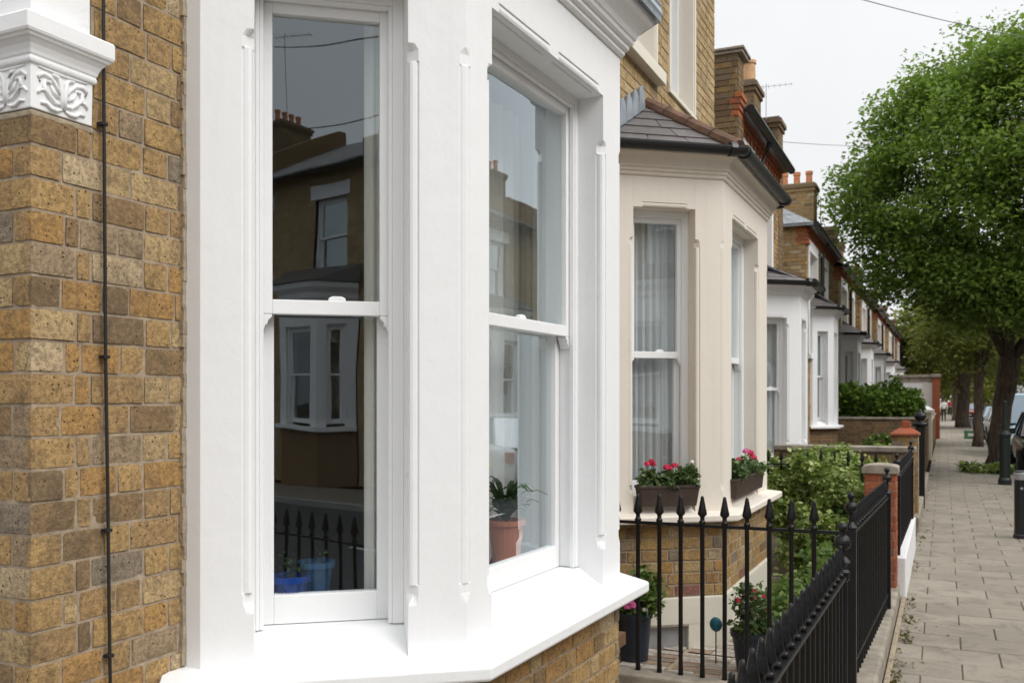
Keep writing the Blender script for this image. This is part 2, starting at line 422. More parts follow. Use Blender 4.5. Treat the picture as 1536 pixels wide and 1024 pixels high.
# ------------------------------------------------------------------ leaves
def leaves(name, mat, centers, n, sig, size, parent=None, seed=1, up=.35, width=.42, flat=1.0):
    g = np.random.default_rng(seed); C = np.asarray(centers, float)
    idx = g.integers(0, len(C), n); sg = np.broadcast_to(np.asarray(sig, float), (3,))
    P = C[idx, :3] + np.clip(g.normal(0, 1, (n, 3)), -1.7, 1.7) * sg
    D = g.normal(0, 1, (n, 3)); D[:, 2] = D[:, 2]*.6 - .25; D /= np.linalg.norm(D, axis=1)[:, None]
    Nn = g.normal(0, 1, (n, 3)) + np.array([0, 0, up*3]); S = np.cross(D, Nn); S /= (np.linalg.norm(S, axis=1)[:, None] + 1e-6)
    Z = np.cross(S, D); L = (size * g.uniform(.6, 1.35, n))[:, None]
    V = np.stack([P, P + D*L*.45 + S*L*width + Z*L*.08, P + D*L, P + D*L*.45 - S*L*width + Z*L*.08], 1).reshape(-1, 3)
    Q = np.arange(n*4).reshape(n, 4)
    return npmesh(name, V, Q, mat, parent)
def blob(c, r, n, seed, shell=.55, bias=None):
    g = np.random.default_rng(seed); d = g.normal(0, 1, (n, 3)); d /= np.linalg.norm(d, axis=1)[:, None]
    k = np.where(g.random(n) < shell, g.uniform(.82, 1.0, n), g.uniform(.2, .85, n))
    return np.asarray(c) + d * k[:, None] * np.asarray(r)
# ------------------------------------------------------------------ sash window: frame (part) > sash, pane (sub-parts)
def window(parent, fr, s0, s1, z0, z1, zm, dep=.105, ll=.03, lr=.03, st=.032, fine=True, mat='white_gloss', br=.085, hd=.03):
    mb = MB()
    mb.fbox(fr, s0, s0+ll, dep, dep+.13, z0, z1); mb.fbox(fr, s1-lr, s1, dep, dep+.13, z0, z1)
    mb.fbox(fr, s0+ll, s1-lr, dep, dep+.13, z1-hd, z1)
    if fine:                                                       # staff bead round the box frame
        mb.fbox(fr, s0+ll, s0+ll+.012, dep+.004, dep+.022, z0, z1-hd); mb.fbox(fr, s1-lr-.012, s1-lr, dep+.004, dep+.022, z0, z1-hd)
        mb.fbox(fr, s0+ll+.012, s1-lr-.012, dep+.004, dep+.022, z1-hd-.012, z1-hd)
    w = mb.build('window', mat, parent, .002 if fine else 0)
    a, b = s0+ll+.002, s1-lr-.002; zt = z1-hd-.002; mr = .021
    up = MB(); d0, d1 = dep+.024, dep+.062
    up.fbox(fr, a, a+st, d0, d1, zm-mr, zt); up.fbox(fr, b-st, b, d0, d1, zm-mr, zt)
    up.fbox(fr, a+st, b-st, d0, d1, zt-st*1.2, zt); up.fbox(fr, a+st, b-st, d0, d1, zm-mr, zm+mr)
    if fine:                                                       # horns under the meeting rail
        for e, sg in ((a, 1), (b, -1)):
            poly = [(0, 0), (.034, 0), (.033, -.008), (.027, -.014), (.022, -.018), (.0205, -.028), (.014, -.033), (.010, -.045), (0, -.048)]
            up.prism(poly, lambda p: fr.p(e + sg*p[0], d0, zm-mr-.0005+p[1]), lambda p: fr.p(e + sg*p[0], d1, zm-mr-.0005+p[1]))
    up.build('sash', mat, w, .0025 if fine else 0)
    lo = MB(); e0, e1 = dep+.068, dep+.106
    lo.fbox(fr, a, a+st*1.1, e0, e1, z0, zm+mr); lo.fbox(fr, b-st*1.1, b, e0, e1, z0, zm+mr)
    lo.fbox(fr, a+st*1.1, b-st*1.1, e0, e1, z0, z0+br); lo.fbox(fr, a+st*1.1, b-st*1.1, e0, e1, zm-mr+.004, zm+mr-.002)
    lo.build('sash', mat, w, .0025 if fine else 0)
    for p0, p1, q0, q1, dd in ((a+st, b-st, zm+mr, zt-st*1.2, (d0+d1)/2), (a+st*1.1, b-st*1.1, z0+br, zm-mr, (e0+e1)/2)):
        g = MB(); g.add([fr.p(p0-.004, dd, q0-.004), fr.p(p1+.004, dd, q0-.004), fr.p(p1+.004, dd, q1+.004), fr.p(p0-.004, dd, q1+.004)], [(0, 1, 2, 3)])
        g.build('pane', 'glass', w)
    if fine:                                                       # brass fitch fastener on top of the meeting rail
        c = MB(); m = (a+b)/2
        c.prism([(-.026, 0), (.026, 0), (.024, .009), (.012, .014), (-.012, .014), (-.024, .009)], lambda p: fr.p(m+.03+p[0], d0+.008, zm+mr+p[1]), lambda p: fr.p(m+.03+p[0], d0+.03, zm+mr+p[1]))
        c.build('sash_fastener', mat, w, .003)
    return w
def curtain(label, fr, sA, sB, d, z0, z1, waves, amp, mat='sheer_curtain', seed=1, gather=0.0):
    rn = random.Random(seed); n = max(24, int(waves*10)); rows = 10; vs = []; fs = []
    ph = [rn.uniform(0, 6.28) for _ in range(4)]
    for r in range(rows+1):
        fz = r/rows; z = z0 + (z1-z0)*fz
        for k in range(n+1):
            f = k/n; wv = math.sin(f*waves*6.283 + ph[0] + .5*math.sin(f*7+ph[1]))*.65 + .35*math.sin(f*waves*14.1+ph[2] + fz*.6)
            s = sA + (sB-sA)*f + gather*(1-fz)*(f-.5)*(sB-sA)
            vs.append(fr.p(s, d + amp*wv*(1.1-.35*fz), z))
    W = n+1; fs = [(r*W+k, r*W+k+1, (r+1)*W+k+1, (r+1)*W+k) for r in range(rows) for k in range(n)]
    mb = MB(); mb.add(vs, fs); o = mb.build('curtain', mat, None, smooth=True)
    return tag(o, label, 'curtain')
# ------------------------------------------------------------------ stopped chamfers with a bead, as on the stucco bays
SQ = [(.032,0),(.026,0),(.018,0),(.010,0),(0,0),(0,.010),(0,.018),(0,.026),(0,.032)]
CH = [(.032,0),(.030,0),(.0225,.0075),(.018,.012),(.015,.015),(.012,.018),(.0075,.0225),(0,.030),(0,.032)]
BD = [(.032,0),(.031,.006),(.0235,.003),(.0145,.003),(.0065,.0065),(.003,.0145),(.003,.0235),(.006,.031),(0,.032)]
ST = {'sq': SQ, 'ch': CH, 'bd': BD}
def arris(fr, s, sg, st): return [fr.p(s - sg*a, b, 0)[:2] for a, b in ST[st]]
def angle(f0, L0, f1, st):
    """the outer angle between two faces of the bay"""
    V = Vector(f1.O); o = []
    bis = -(f0.N + f1.N).normalized()
    A = {'sq': [(.022,0),(.015,0),(.008,0),(0,0)], 'ch': [(.022,0),(.020,0),(.015,.0022),(0,.006)], 'bd': [(.022,0),(.020,.004),(.012,.0015),(0,.002)]}[st]
    l = [V - f0.U*a - f0.N*b for a, b in A[:3]] + [V + bis*A[3][1]] + [V + f1.U*a - f1.N*b for a, b in A[2::-1]]
    return [(p.x, p.y) for p in l]
T = .19
def bay(parent, P, ops, Xf, paintm, jm, zst=-.725, zh=1.19, zt=1.40, fine=True, zwb=-.657, zm=.27, seed=1, eave=.15, cs=1.0, gr=.052, roof_top=2.05, base=None, clean=False, gutter=True, linings=None, apex=.35, slm='slate', hip=True, sill_ext=.095):
    """P: four plan points W0, A, B, W1 of a canted bay; ops: opening (s0, s1) of each face"""
    fs = [Frame(P[i], Vector(P[i+1]) - Vector(P[i])) for i in range(3)]
    Ls = [(Vector(P[i+1]) - Vector(P[i])).length for i in range(3)]
    def inner(i):                                                  # inner corner at vertex i (1 or 2)
        n0, n1 = fs[i-1].N, fs[i].N; m = (n0+n1)/(1+n0.dot(n1)); return (P[i][0]-m.x*T, P[i][1]-m.y*T)
    lev = [(zst-.01,'sq'),(-.585,'sq'),(-.555,'ch'),(-.530,'ch'),(-.528,'bd'),(.965,'bd'),(.967,'ch'),(.998,'ch'),(1.016,'sq'),(zt,'sq')] if fine else [(zst-.01,'sq'),(zt,'sq')]
    wall = MB()
    for i in range(4):
        rings = []
        for z, st in lev:
            if i == 0: pl = [(Xf, P[0][1]), P[0]] + arris(fs[0], ops[0][0], 1, st) + [fs[0].p(ops[0][0], T, 0)[:2], (Xf, P[0][1]+.17)]
            elif i == 3: pl = arris(fs[2], ops[2][1], -1, st)[::-1] + [P[3], (Xf, P[3][1]), (Xf, P[3][1]-.17), fs[2].p(ops[2][1], T, 0)[:2]]
            else: pl = arris(fs[i-1], ops[i-1][1], -1, st)[::-1] + angle(fs[i-1], Ls[i-1], fs[i], st) + arris(fs[i], ops[i][0], 1, st) + [fs[i].p(ops[i][0], T, 0)[:2], inner(i), fs[i-1].p(ops[i-1][1], T, 0)[:2]]
            rings.append([(x, y, z) for x, y in pl])
        wall.loft(rings)
    for i, fr in enumerate(fs):                                    # lintels, each with stopped beads on the lower edge
        s0, s1 = ops[i]; w = s1-s0; seq = [(s0, 'sq')]
        if fine:
            m = .07*1 if w < .5 else .06
            for g0, g1 in ([(m, w-m)] if i != 1 else [(m, w*.5-.05), (w*.5+.05, w-m)]):
                seq += [(s0+g0-.018,'sq'),(s0+g0,'bd'),(s0+g1,'bd'),(s0+g1+.018,'sq')]
        seq.append((s1, 'sq'))
        wall.loft([[fr.p(s, 0, zt)] + [fr.p(s, b, zh+a) for a, b in ST[st]] + [fr.p(s, T, zh), fr.p(s, T, zt)] for s, st in seq])
        # sloping sub-sill and the apron under the sash
        wall.prism([(.0,zst-.004),(.10,zwb-.006),(.12,zwb-.002),(T,zwb-.002),(T,zst-.01),(0,zst-.01)], lambda p: fr.p(s0, p[0], p[1]), lambda p: fr.p(s1, p[0], p[1]))
    wl = wall.build('bay_wall', paintm, parent, .0015 if fine else 0)
    e0 = fs[0].p(-sill_ext, 0, 0)[:2]; e3 = fs[2].p(Ls[2]+sill_ext, 0, 0)[:2]
    path = [e0, P[1], P[2], e3]
    sl = MB(); sl.sweep(path, [(-.17,zst),(-.0,zst-.002),(.095,zst-.012),(.105,zst-.018),(.107,zst-.024),(.107,zst-.052),(.101,zst-.060),(-.01,zst-.062),(-.17,zst-.062)])
    sl.build('sill', paintm, parent, .003 if fine else 0)
    co = MB(); co.sweep(path, [(-.17,zt),*[(a_*cs, zt+b_) for a_, b_ in ((.010,0),(.018,.008),(.018,.022),(.034,.028),(.034,.044),(.050,.050),(.053,.064),(.060,.068),(.068,.086),(.085,.106),(.108,.122),(.122,.128),(.126,.136),(.126,.156))],(-.17,zt+.156)])
    co.build('cornice', paintm, parent, .0015 if fine else 0)
    ws = []
    for i, fr in enumerate(fs):
        l0, l1 = (linings[i] if linings else (.03, .03))
        ws.append(window(parent, fr, ops[i][0], ops[i][1], zwb, zh, zm, .105, l0, l1, .034 if fine else .045, fine, jm))
    # roof: three slated slopes, clay hips, black gutter
    ze = zt+.165
    def off(d):
        out = [Vector((Xf, fs[0].p(0,-d,0)[1] - .0))]
        for i in (1, 2):
            n0, n1 = fs[i-1].N, fs[i].N; m = (n0+n1)/(1+n0.dot(n1)); out.append(Vector(P[i]) + m*d)
        out.append(Vector((Xf, fs[2].p(Ls[2],-d,0)[1])))
        # where the canted eaves meet the house wall
        for k, i, fr in ((0, 1, fs[0]), (3, 2, fs[2])):
            q = out[i]; t = (Xf - q.x)/fr.U.x; out[k] = q + fr.U*t
        return out
    E = off(eave); TA = Vector((Xf, P[1][1]+apex, roof_top)); TB = Vector((Xf, P[2][1]-apex, roof_top))
    E3 = [Vector((e.x, e.y, ze)) for e in E]
    rf = MB(); dk = .02
    for q in ((E3[0], E3[1], TA), (E3[1], E3[2], TB, TA), (E3[2], E3[3], TB)):
        v = [tuple(p) for p in q] + [(p.x, p.y, p.z-dk) for p in q]; n = len(q)
        rf.add(v, [tuple(range(n)), tuple(range(n, 2*n))[::-1]] + [(k, (k+1) % n, n+(k+1) % n, n+k) for k in range(n)])
    rf.add([tuple(e) for e in E3] + [(Xf, E3[0].y, ze-.001)], [(0, 1, 2, 3)])
    ro = rf.build('bay_roof', 'lead', parent)
    sm = MB(); rn = random.Random(seed)
    def course(a, b, ta, tb, rows=5):
        nrm = (b-a).cross(ta-a).normalized(); nrm = nrm if nrm.z > 0 else -nrm
        for r in range(rows):
            v0, v1 = r/rows, min(.99, (r+1.12)/rows)
            l0, r0 = a.lerp(ta, v0), b.lerp(tb, v0); l1, r1 = a.lerp(ta, v1), b.lerp(tb, v1); w = (r0-l0).length
            n = max(1, int(w/.26)); cuts = [0] + [min(.98, max(.02, (k + (.5 if r % 2 else 0) + rn.uniform(-.03,.03))/(n+.5*(r % 2)))) for k in range(1, n+1)] + [1]
            cuts = sorted(set(cuts))
            for c0, c1 in zip(cuts, cuts[1:]):
                g = .004/max(w, .1)
                q = [l0.lerp(r0, c0+g), l0.lerp(r0, c1-g), l1.lerp(r1, c1-g), l1.lerp(r1, c0+g)]
                lo = [p + nrm*(.014 if k < 2 else .006) for k, p in enumerate(q)]; bo = [p + nrm*.002 for p in q]
                sm.add([tuple(p) for p in lo+bo], [(0,1,2,3),(0,4,5,1),(1,5,6,2),(3,7,4,0),(2,6,7,3)])
    course(E3[0], E3[1], TA, TA); course(E3[1], E3[2], TA, TB); course(E3[2], E3[3], TB, TB)
    sm.build('slates', slm, ro)
    if hip:
        for a, b in ((E3[1], TA), (E3[2], TB)):
            h = MB(); d = (b-a); n = 4
            for k in range(n):
                p, q = a + d*(k/n), a + d*((k+1)/n-.004)
                h.tube([p+Vector((0,0,.012)), q+Vector((0,0,.012))], [.056, .051], 10)
            h.build('hip_ridge', 'ridge_clay', ro, smooth=False)
    if gutter:
        gu = MB(); r = gr; c0 = eave+.03
        prof = [(c0-r, ze+.012)] + [(c0 - r*math.cos(t), ze - .0 - r*math.sin(t)) for t in [k*math.pi/8 for k in range(9)]] + [(c0+r, ze+.012), (c0+r-.008, ze+.012)] + [(c0 + (r-.007)*math.cos(t), ze - (r-.007)*math.sin(t)) for t in [k*math.pi/8 for k in range(9)]] + [(c0-r+.007, ze+.012)]
        gp = [tuple(E[0]), P[1], P[2], tuple(E[3])]
        f0 = fs[0].p(-.06, 0, 0)[:2]; f3 = fs[2].p(Ls[2]+.06, 0, 0)[:2]
        gu.sweep([f0, P[1], P[2], f3], prof)
        # union collars and brackets
        for i in (1, 2):
            n0, n1 = fs[i-1].N, fs[i].N; m = (n0+n1)/(1+n0.dot(n1)); c = Vector(P[i]) + m*c0
            for U, sg in ((fs[i-1].U, -1), (fs[i].U, 1)):
                q = c + U*sg*.07; gu.tube([(q.x-U.x*.02, q.y-U.y*.02, ze-.004), (q.x+U.x*.02, q.y+U.y*.02, ze-.004)], gr+.006, 12)
        gu.build('gutter', 'black_plastic', ro)
        fa = MB(); fa.sweep([f0, P[1], P[2], f3], [(.02, zt+.157), (eave-.03, zt+.157), (eave-.03, ze-.004), (.02, ze-.004)])
        fa.build('fascia', 'brown_box', ro)
    return dict(fs=fs, Ls=Ls, path=path, E=E3, ze=ze, windows=ws)
def base_bricks(parent, fs, Ls, z0, z1, mat, detail, seed, mortar='mortar', ls=.165):
    for i, (fr, L) in enumerate(zip(fs, Ls)):
        f2 = Frame(fr.p(0, .008, 0)[:2], fr.U)
        a = -.003 if i == 1 else -.05 if i == 0 else 0
        b = bricks(f2, L + (.05 if i == 2 else 0), z0, z1, (), mat, mortar, parent, 'brick_base', seed=seed+i, detail=detail, mdepth=.03, ls=ls, s0=(-.09 if i == 0 else 0.0))
def aerial(o, x, y, z, parent, ang=.3, n=7, h=1.1, k_=1.0):
    mb = MB(); mb.tube([(x, y, z), (x, y, z+h)], .012*k_, 6)
    d = Vector((math.cos(ang), math.sin(ang), 0)); q = Vector((-d.y, d.x, 0)); c = Vector((x, y, z+h-.05)); d = d*k_; q = q*k_
    mb.tube([c - d*.3, c + d*.75], .008*k_, 5)
    for k in range(n):
        p = c + d*(-.25 + k*.16); mb.tube([p - q*(.22-.015*k), p + q*(.22-.015*k)], .005*k_, 4)
    return mb.build('aerial', 'steel', parent)
def chimney(parent, x0, x1, y0, y1, z0, z1, pots, mat='stock_brick_dark', potmat='clay_pot', ph=.32, pr=.085, detail=0):
    mb = MB(); mb.box(x0, x1, y0, y1, z0, z1-.18)
    st = None
    frs = [(Frame((x0, y0), (0, 0)) if False else None)]
    o = None
    sides = [((x0, y0), (1, 0)), ((x1, y0), (0, 1)), ((x1, y1), (-1, 0)), ((x0, y1), (0, -1))]
    lens = [x1-x0, y1-y0, x1-x0, y1-y0]
    bb = MB(); rn = random.Random(int(abs(x0*100+y0*10)))
    for (O, U), L in zip(sides, lens):
        fr = Frame(O, U); i = 0; z = z0
        while z < z1 - .2:
            x = 0 if i % 2 == 0 else -.08
            while x < L:
                p, q = max(0, x), min(L, x+.165)
                if q - p > .02: one_brick(bb, fr, p, q, z+.005, z+.066, .006+rn.uniform(-.002,.003), 0, rn, .001)
                x += .175
            z += .0745; i += 1
    o = bb.build('chimney', mat, parent)
    mb.build('mortar', 'mortar', o)
    cp = MB(); e = .035
    cp.box(x0-e, x1+e, y0-e, y1+e, z1-.2, z1-.12); cp.box(x0-e*1.8, x1+e*1.8, y0-e*1.8, y1+e*1.8, z1-.12, z1-.04); cp.box(x0-e*.6, x1+e*.6, y0-e*.6, y1+e*.6, z1-.04, z1+.0)
    cp.build('chimney_cap', mat, o, .006)
    for i in range(pots):
        f = (i+.5)/pots; cx, cy = (x0 + (x1-x0)*f, (y0+y1)/2) if (x1-x0) >= (y1-y0) else ((x0+x1)/2, y0 + (y1-y0)*f)
        pm = MB(); pm.lathe([(pr*.95, 0), (pr*.88, .05), (pr*.82, ph*.75), (pr*1.0, ph*.78), (pr*1.0, ph), (pr*.75, ph), (pr*.7, ph*.5)], (cx, cy, z1-.005), 14)
        pm.build('chimney_pot', potmat, o, smooth=False)
    return o
# ================================================================== THE WHITE HOUSE
XW = -1.886
hw = thing('terraced_house', 'nearest house of yellow brick with a white painted bay window and carved white capital', 'house', (XW, 2.6, G))
W0 = (-1.826, 1.937); A0 = (-1.2495, 2.389); B0 = (-1.203, 3.651)
W1 = (B0[0] - .5766, B0[1] + .452 + .04)
f0 = Frame(W0, Vector(A0) - Vector(W0)); f1 = Frame(A0, Vector(B0) - Vector(A0)); f2 = Frame(B0, Vector(W1) - Vector(B0))
L2 = (Vector(W1) - Vector(B0)).length
ops = [(f0.s_at(381), f0.s_at(612)), (f1.s_at(738), f1.s_at(905)), None]
w = ops[0][1] - ops[0][0]; ops[2] = ((L2-w)/2, (L2+w)/2)
bw = bay(hw, [W0, A0, B0, W1], ops, XW, 'white_paint', 'white_gloss', seed=3, roof_top=2.0, gutter=False, linings=[(.010, .032), (.034, .030), (.03, .03)], hip=False)
base_bricks(hw, [f0, f1, f2], [(Vector(A0)-Vector(W0)).length, (Vector(B0)-Vector(A0)).length, L2], G, -.787, 'stock_brick', 1, 40, ls=.16)
# lead edge over the cornice
lb = MB(); lb.sweep(bw['path'], [(-.02, 1.557), (.128, 1.557), (.150, 1.548), (.152, 1.560), (.158, 1.575), (.150, 1.60), (.155, 1.612), (.150, 1.62), (.0, 1.64), (-.02, 1.63)])
lb.build('lead_edge', 'lead', hw, .003)
# near brickwork, each brick ragged
rowsA = [.118, .036, .155, .078, .15]; rowsB = [.078, .112, .076, .15, .09]
rowsC = [.084, .035, .105, .074, .155]
fw = Frame((XW, 1.469), (0, 1))
capy = 1.469
bricks(fw, 1.96-1.469, G, 3.0, [(-.02, .163, .648, 1.6)], 'stock_brick', 'mortar', hw, 'brick_wall', detail=2, rows=[rowsA, rowsB, rowsA, rowsC], seed=11, s0=-.003, proud=.003, j=.0085)
fr_ = Frame((XW-1.6, 1.469), (1, 0))
bricks(fr_, 1.6, G, 3.0, [(1.45, 1.62, .648, 1.6)], 'stock_brick', 'mortar', hw, 'brick_wall', detail=2, rows=[[.16, .08], [.08, .16]], seed=12, proud=.003, s0=1.2, j=.0085)
fr2 = Frame((XW, 1.469), (0, 1))
bricks(fr2, 3.1, 1.62, 3.6, [(.9, 1.9, 2.2, 3.5)], 'stock_brick', 'mortar', hw, 'brick_wall', detail=0, seed=13, s0=.495)
bricks(fr2, 3.1, G, 1.60, (), 'stock_brick', 'mortar', hw, 'brick_wall', detail=0, seed=14, s0=W1[1]-1.469+.03)
window(hw, fr2, .9, 1.9, 2.2, 3.5, 2.85, .1, fine=False)
# white pilaster capital with carving
cap = MB()
def ring(e, z, x1=XW, y0=1.469): return [(x1-1.2, y0-e, z), (x1+e, y0-e, z), (x1+e, y0+.158+e, z), (x1-1.2, y0+.158+e, z)]
zc0, zc1 = .665, .772
prof = [(.005, zc0), (.006, zc1-.006), (.012, zc1-.004), (.014, zc1+.004), (.011, zc1+.011), (.014, zc1+.014), (.016, zc1+.022), (.021, zc1+.034), (.029, zc1+.044), (.034, zc1+.047), (.035, zc1+.052), (.040, zc1+.054), (.041, zc1+.058), (.042, zc1+.060), (.042, zc1+.094), (.039, zc1+.099), (.002, zc1+.102), (.002, 3.0)]
cap.loft([ring(e, z) for e, z in prof])
co = cap.build('pilaster_capital', 'white_paint', hw, .003)
bd = MB(); bd.box(XW-1.2, XW+.0035, 1.4655, 1.469+.169, zc0-.018, zc0-.002); bd.build('stone_bed', 'grit', hw, .004)
cv = MB()
def leafrel(o, U, N, pts, r):
    P = [Vector(o) + Vector(U)*a + Vector((0, 0, b)) + Vector(N)*-.0015 for a, b in pts]
    n = len(P); cv.tube(P, [r*(.35 + .65*math.sin(math.pi*(i+.6)/(n+.2))) for i in range(n)], 8)
for o, U, N, wd in (((XW+.009, 1.469, 0), (0, 1, 0), (1, 0, 0), .158), ((XW+.0, 1.461, 0), (-1, 0, 0), (0, -1, 0), .15)):
    k = .56
    for m in (1, -1):
        c = wd/2
        def P_(l): return [(c + m*a, zc0 + b*k - .002) for a, b in l]
        leafrel(o, U, N, P_([(.004, .03), (.004, .08), (.006, .13), (.016, .160), (.03, .165)]), .0062)
        leafrel(o, U, N, P_([(.006, .05), (.022, .050), (.040, .072), (.052, .10), (.048, .128), (.036, .130), (.032, .112)]), .0058)
        leafrel(o, U, N, P_([(.008, .09), (.018, .12), (.034, .148), (.054, .155), (.066, .138), (.062, .120)]), .0052)
        leafrel(o, U, N, P_([(.005, .030), (.018, .020), (.034, .022), (.046, .038), (.060, .034)]), .0050)
        leafrel(o, U, N, P_([(.046, .09), (.060, .088), (.068, .07)]), .0042)
        leafrel(o, U, N, P_([(.012, .075), (.026, .092), (.034, .118)]), .0048)
    leafrel(o, U, N, [(.012, zc0+.098), (wd*.5, zc0+.095), (wd-.012, zc0+.098)], .003)
cv.build('carving', 'white_paint', co, smooth=True)
# dark mortar line where brick meets the bay
mj = MB()
for k in range(70):
    z = -.72 + k*.036; mj.box(XW, XW+.010+R.uniform(0, .004), 1.926+R.uniform(-.006, .003), 1.9375, z, z+.0355)
mj.build('mortar_joint', 'grit', hw)
# the room behind the bay
rm = MB(); x0, x1, y0, y1, z0, z1 = -5.2, XW-.05, 1.60, 4.45, -1.15, 1.39
def quad(mb, *p): mb.add(p, [tuple(range(len(p)))])
quad(rm, (x0,y0,z0),(x0,y1,z0),(x0,y1,z1),(x0,y0,z1)); quad(rm, (x0,y0,z0),(x1,y0,z0),(x1,y0,z1),(x0,y0,z1)); quad(rm, (x0,y1,z0),(x1,y1,z0),(x1,y1,z1),(x0,y1,z1))
quad(rm, (x0,y0,z1),(x1+.05,y0,z1),(x1+.05,y1,z1),(x0,y1,z1))
quad(rm, (x1,y0,z0),(x1,1.96,z0),(x1,1.96,z1),(x1,y0,z1)); quad(rm, (x1,y1,z0),(x1,W1[1],z0),(x1,W1[1],z1),(x1,y1,z1))
ins = [f0.p(-.02, .1, 0), f0.p(.73, .1, 0), f1.p(.03, .1, 0), f1.p(1.23, .1, 0), f2.p(.03, .1, 0), f2.p(L2, .1, 0)]
quad(rm, *[(p[0], p[1], 1.385) for p in ins])
rm.build('room_wall', 'room_plaster', hw)
fl = MB(); fl.box(x0, x1+.5, y0, y1, z0-.06, z0); fl.build('room_floor', 'floor_boards', hw)
# dado wall and window board inside the bay
dd = MB(); ipath = [f0.p(0.0, 0, 0)[:2], A0, B0, f2.p(L2, 0, 0)[:2]]
dd.sweep(ipath, [(-.30, -.640), (-.195, -.640), (-.195, -.612), (-.30, -.612)]); dd.sweep(ipath, [(-.22, -1.15), (-.195, -1.15), (-.195, -.641), (-.22, -.641)])
dd.build('window_board', 'white_gloss', hw)
# slate and block above so the house is whole
bk = MB(); bk.box(-7, XW-.3, 1.6, 4.6, 3.0, 3.6); bk.box(-7, -5.25, 1.47, 4.6, G, 3.0); bk.box(-5.25, XW-.07, 4.46, 4.6, G, 3.0); bk.box(-5.25, XW-.05, 1.49, 1.59, G, 3.0); bk.box(-5.2, XW-.05, 1.6, 4.45, 1.41, 3.0)
bk.build('house_body', 'mortar', hw)
# curtains and pots inside
curtain('narrow off white curtain at the edge of the nearest sash window', f0, f0.s_at(546, .24), f0.s_at(600, .3), .24, -.60, 1.18, 3, .012, seed=2)
curtain('sheer white curtain inside the front window of the white bay', f1, ops[1][0]-.06, ops[1][1]+.06, .41, -.625, 1.18, 11, .030, seed=5)
curtain('sheer white curtain gathered beyond the front window of the white bay', f2, .06, L2-.1, .28, -.605, 1.18, 7, .02, seed=8)
def pot(mb, c, r0, r1, h, rim=.012, n=20):
    mb.lathe([(r0, 0), (r1, h-rim*1.6), (r1+rim*.7, h-rim*1.5), (r1+rim*.7, h), (r1-.006, h), (r1-.012, h*.75), (0.001, h*.74)], c, n)
def indoor_pot(name, label, px, fr, d, z, r, h, mat, lm, n, ls, seed, spread, up=.09):
    s = fr.s_at(px, d); c = fr.p(s, d, z); t = thing(name, label, 'plant pot', c)
    mb = MB(); pot(mb, c, r*.78, r, h); mb.build('pot', mat, t, smooth=False)
    so = MB(); so.lathe([(r*.85, h*.76), (.001, h*.82)], c, 14); so.build('soil', 'soil', t)
    leaves('foliage', lm, blob((c[0], c[1], c[2]+h+up*.6), (spread, spread, up), 26, seed, .5), n, .018, ls, t, seed, .3, .3)
    return t
indoor_pot('potted_plant', 'blue glazed pot with small green plant on the window board', 434, f0, .245, -.611, .058, .085, 'blue_glaze', 'dark_leaf', 60, .016, 3, .035, .03)
indoor_pot('potted_plant', 'pale blue pot behind the window beside the deeper blue one', 474, f0, .30, -.611, .050, .115, 'pale_blue_glaze', 'dark_leaf', 30, .014, 4, .025, .02)
tp = indoor_pot('potted_plant', 'terracotta pot with long arching leaves inside the white bay', 759, f1, .285, -.611, .066, .160, 'pale_clay', 'dark_leaf', 60, .03, 6, .04)
s = f1.s_at(759, .285); c = Vector(f1.p(s, .285, -.611+.15)); rn = random.Random(4); fm = MB()
for k in range(46):
    a = rn.uniform(0, 6.28); l = rn.uniform(.08, .22); up = rn.uniform(.10, .30); d = Vector((math.cos(a), math.sin(a), 0)); q = Vector((-d.y, d.x, 0))
    pts = [c + d*l*t*.75 + Vector((0, 0, up*(1.6*t - 1.1*t*t))) for t in (0, .25, .5, .75, 1)]; wd = [.004, .010, .011, .007, .001]
    fm.loft([[p - q*w_, p + Vector((0, 0, -.002)), p + q*w_] for p, w_ in zip(pts, wd)], False, False)
fm.build('long_leaves', 'dark_leaf', tp)
# wire down the brick wall
wy = XW + .018
def onX(px, X): rx, ry = ray(px); return X/rx*ry
wp = [(wy, onX(a, wy), (600-b)/F*(wy/ray(a)[0])) for a, b in ((155, -60), (155.5, 110), (157, 320), (158.5, 540), (162, 760), (163.5, 900), (166, 1060))]
wp = [(wy, wp[0][1], 2.95)] + wp + [(wy, wp[-1][1]+.003, G+.02)]
wt = MB(); wt.tube(wp, .0042, 8); ca = tag(wt.build('wall_cable', 'wire_rubber', None, smooth=True), 'thin black cable clipped down the yellow brick wall', 'cable')
for px, py in ((155.5, 186), (158.5, 535), (162, 795), (165, 983)):
    y = onX(px, wy); z = (600-py)/F*(wy/ray(px)[0]); cl = MB(); cl.box(wy-.014, wy+.006, y-.009, y+.009, z-.004, z+.004)
    cl.build('clip', 'wire_rubber', ca, .001)
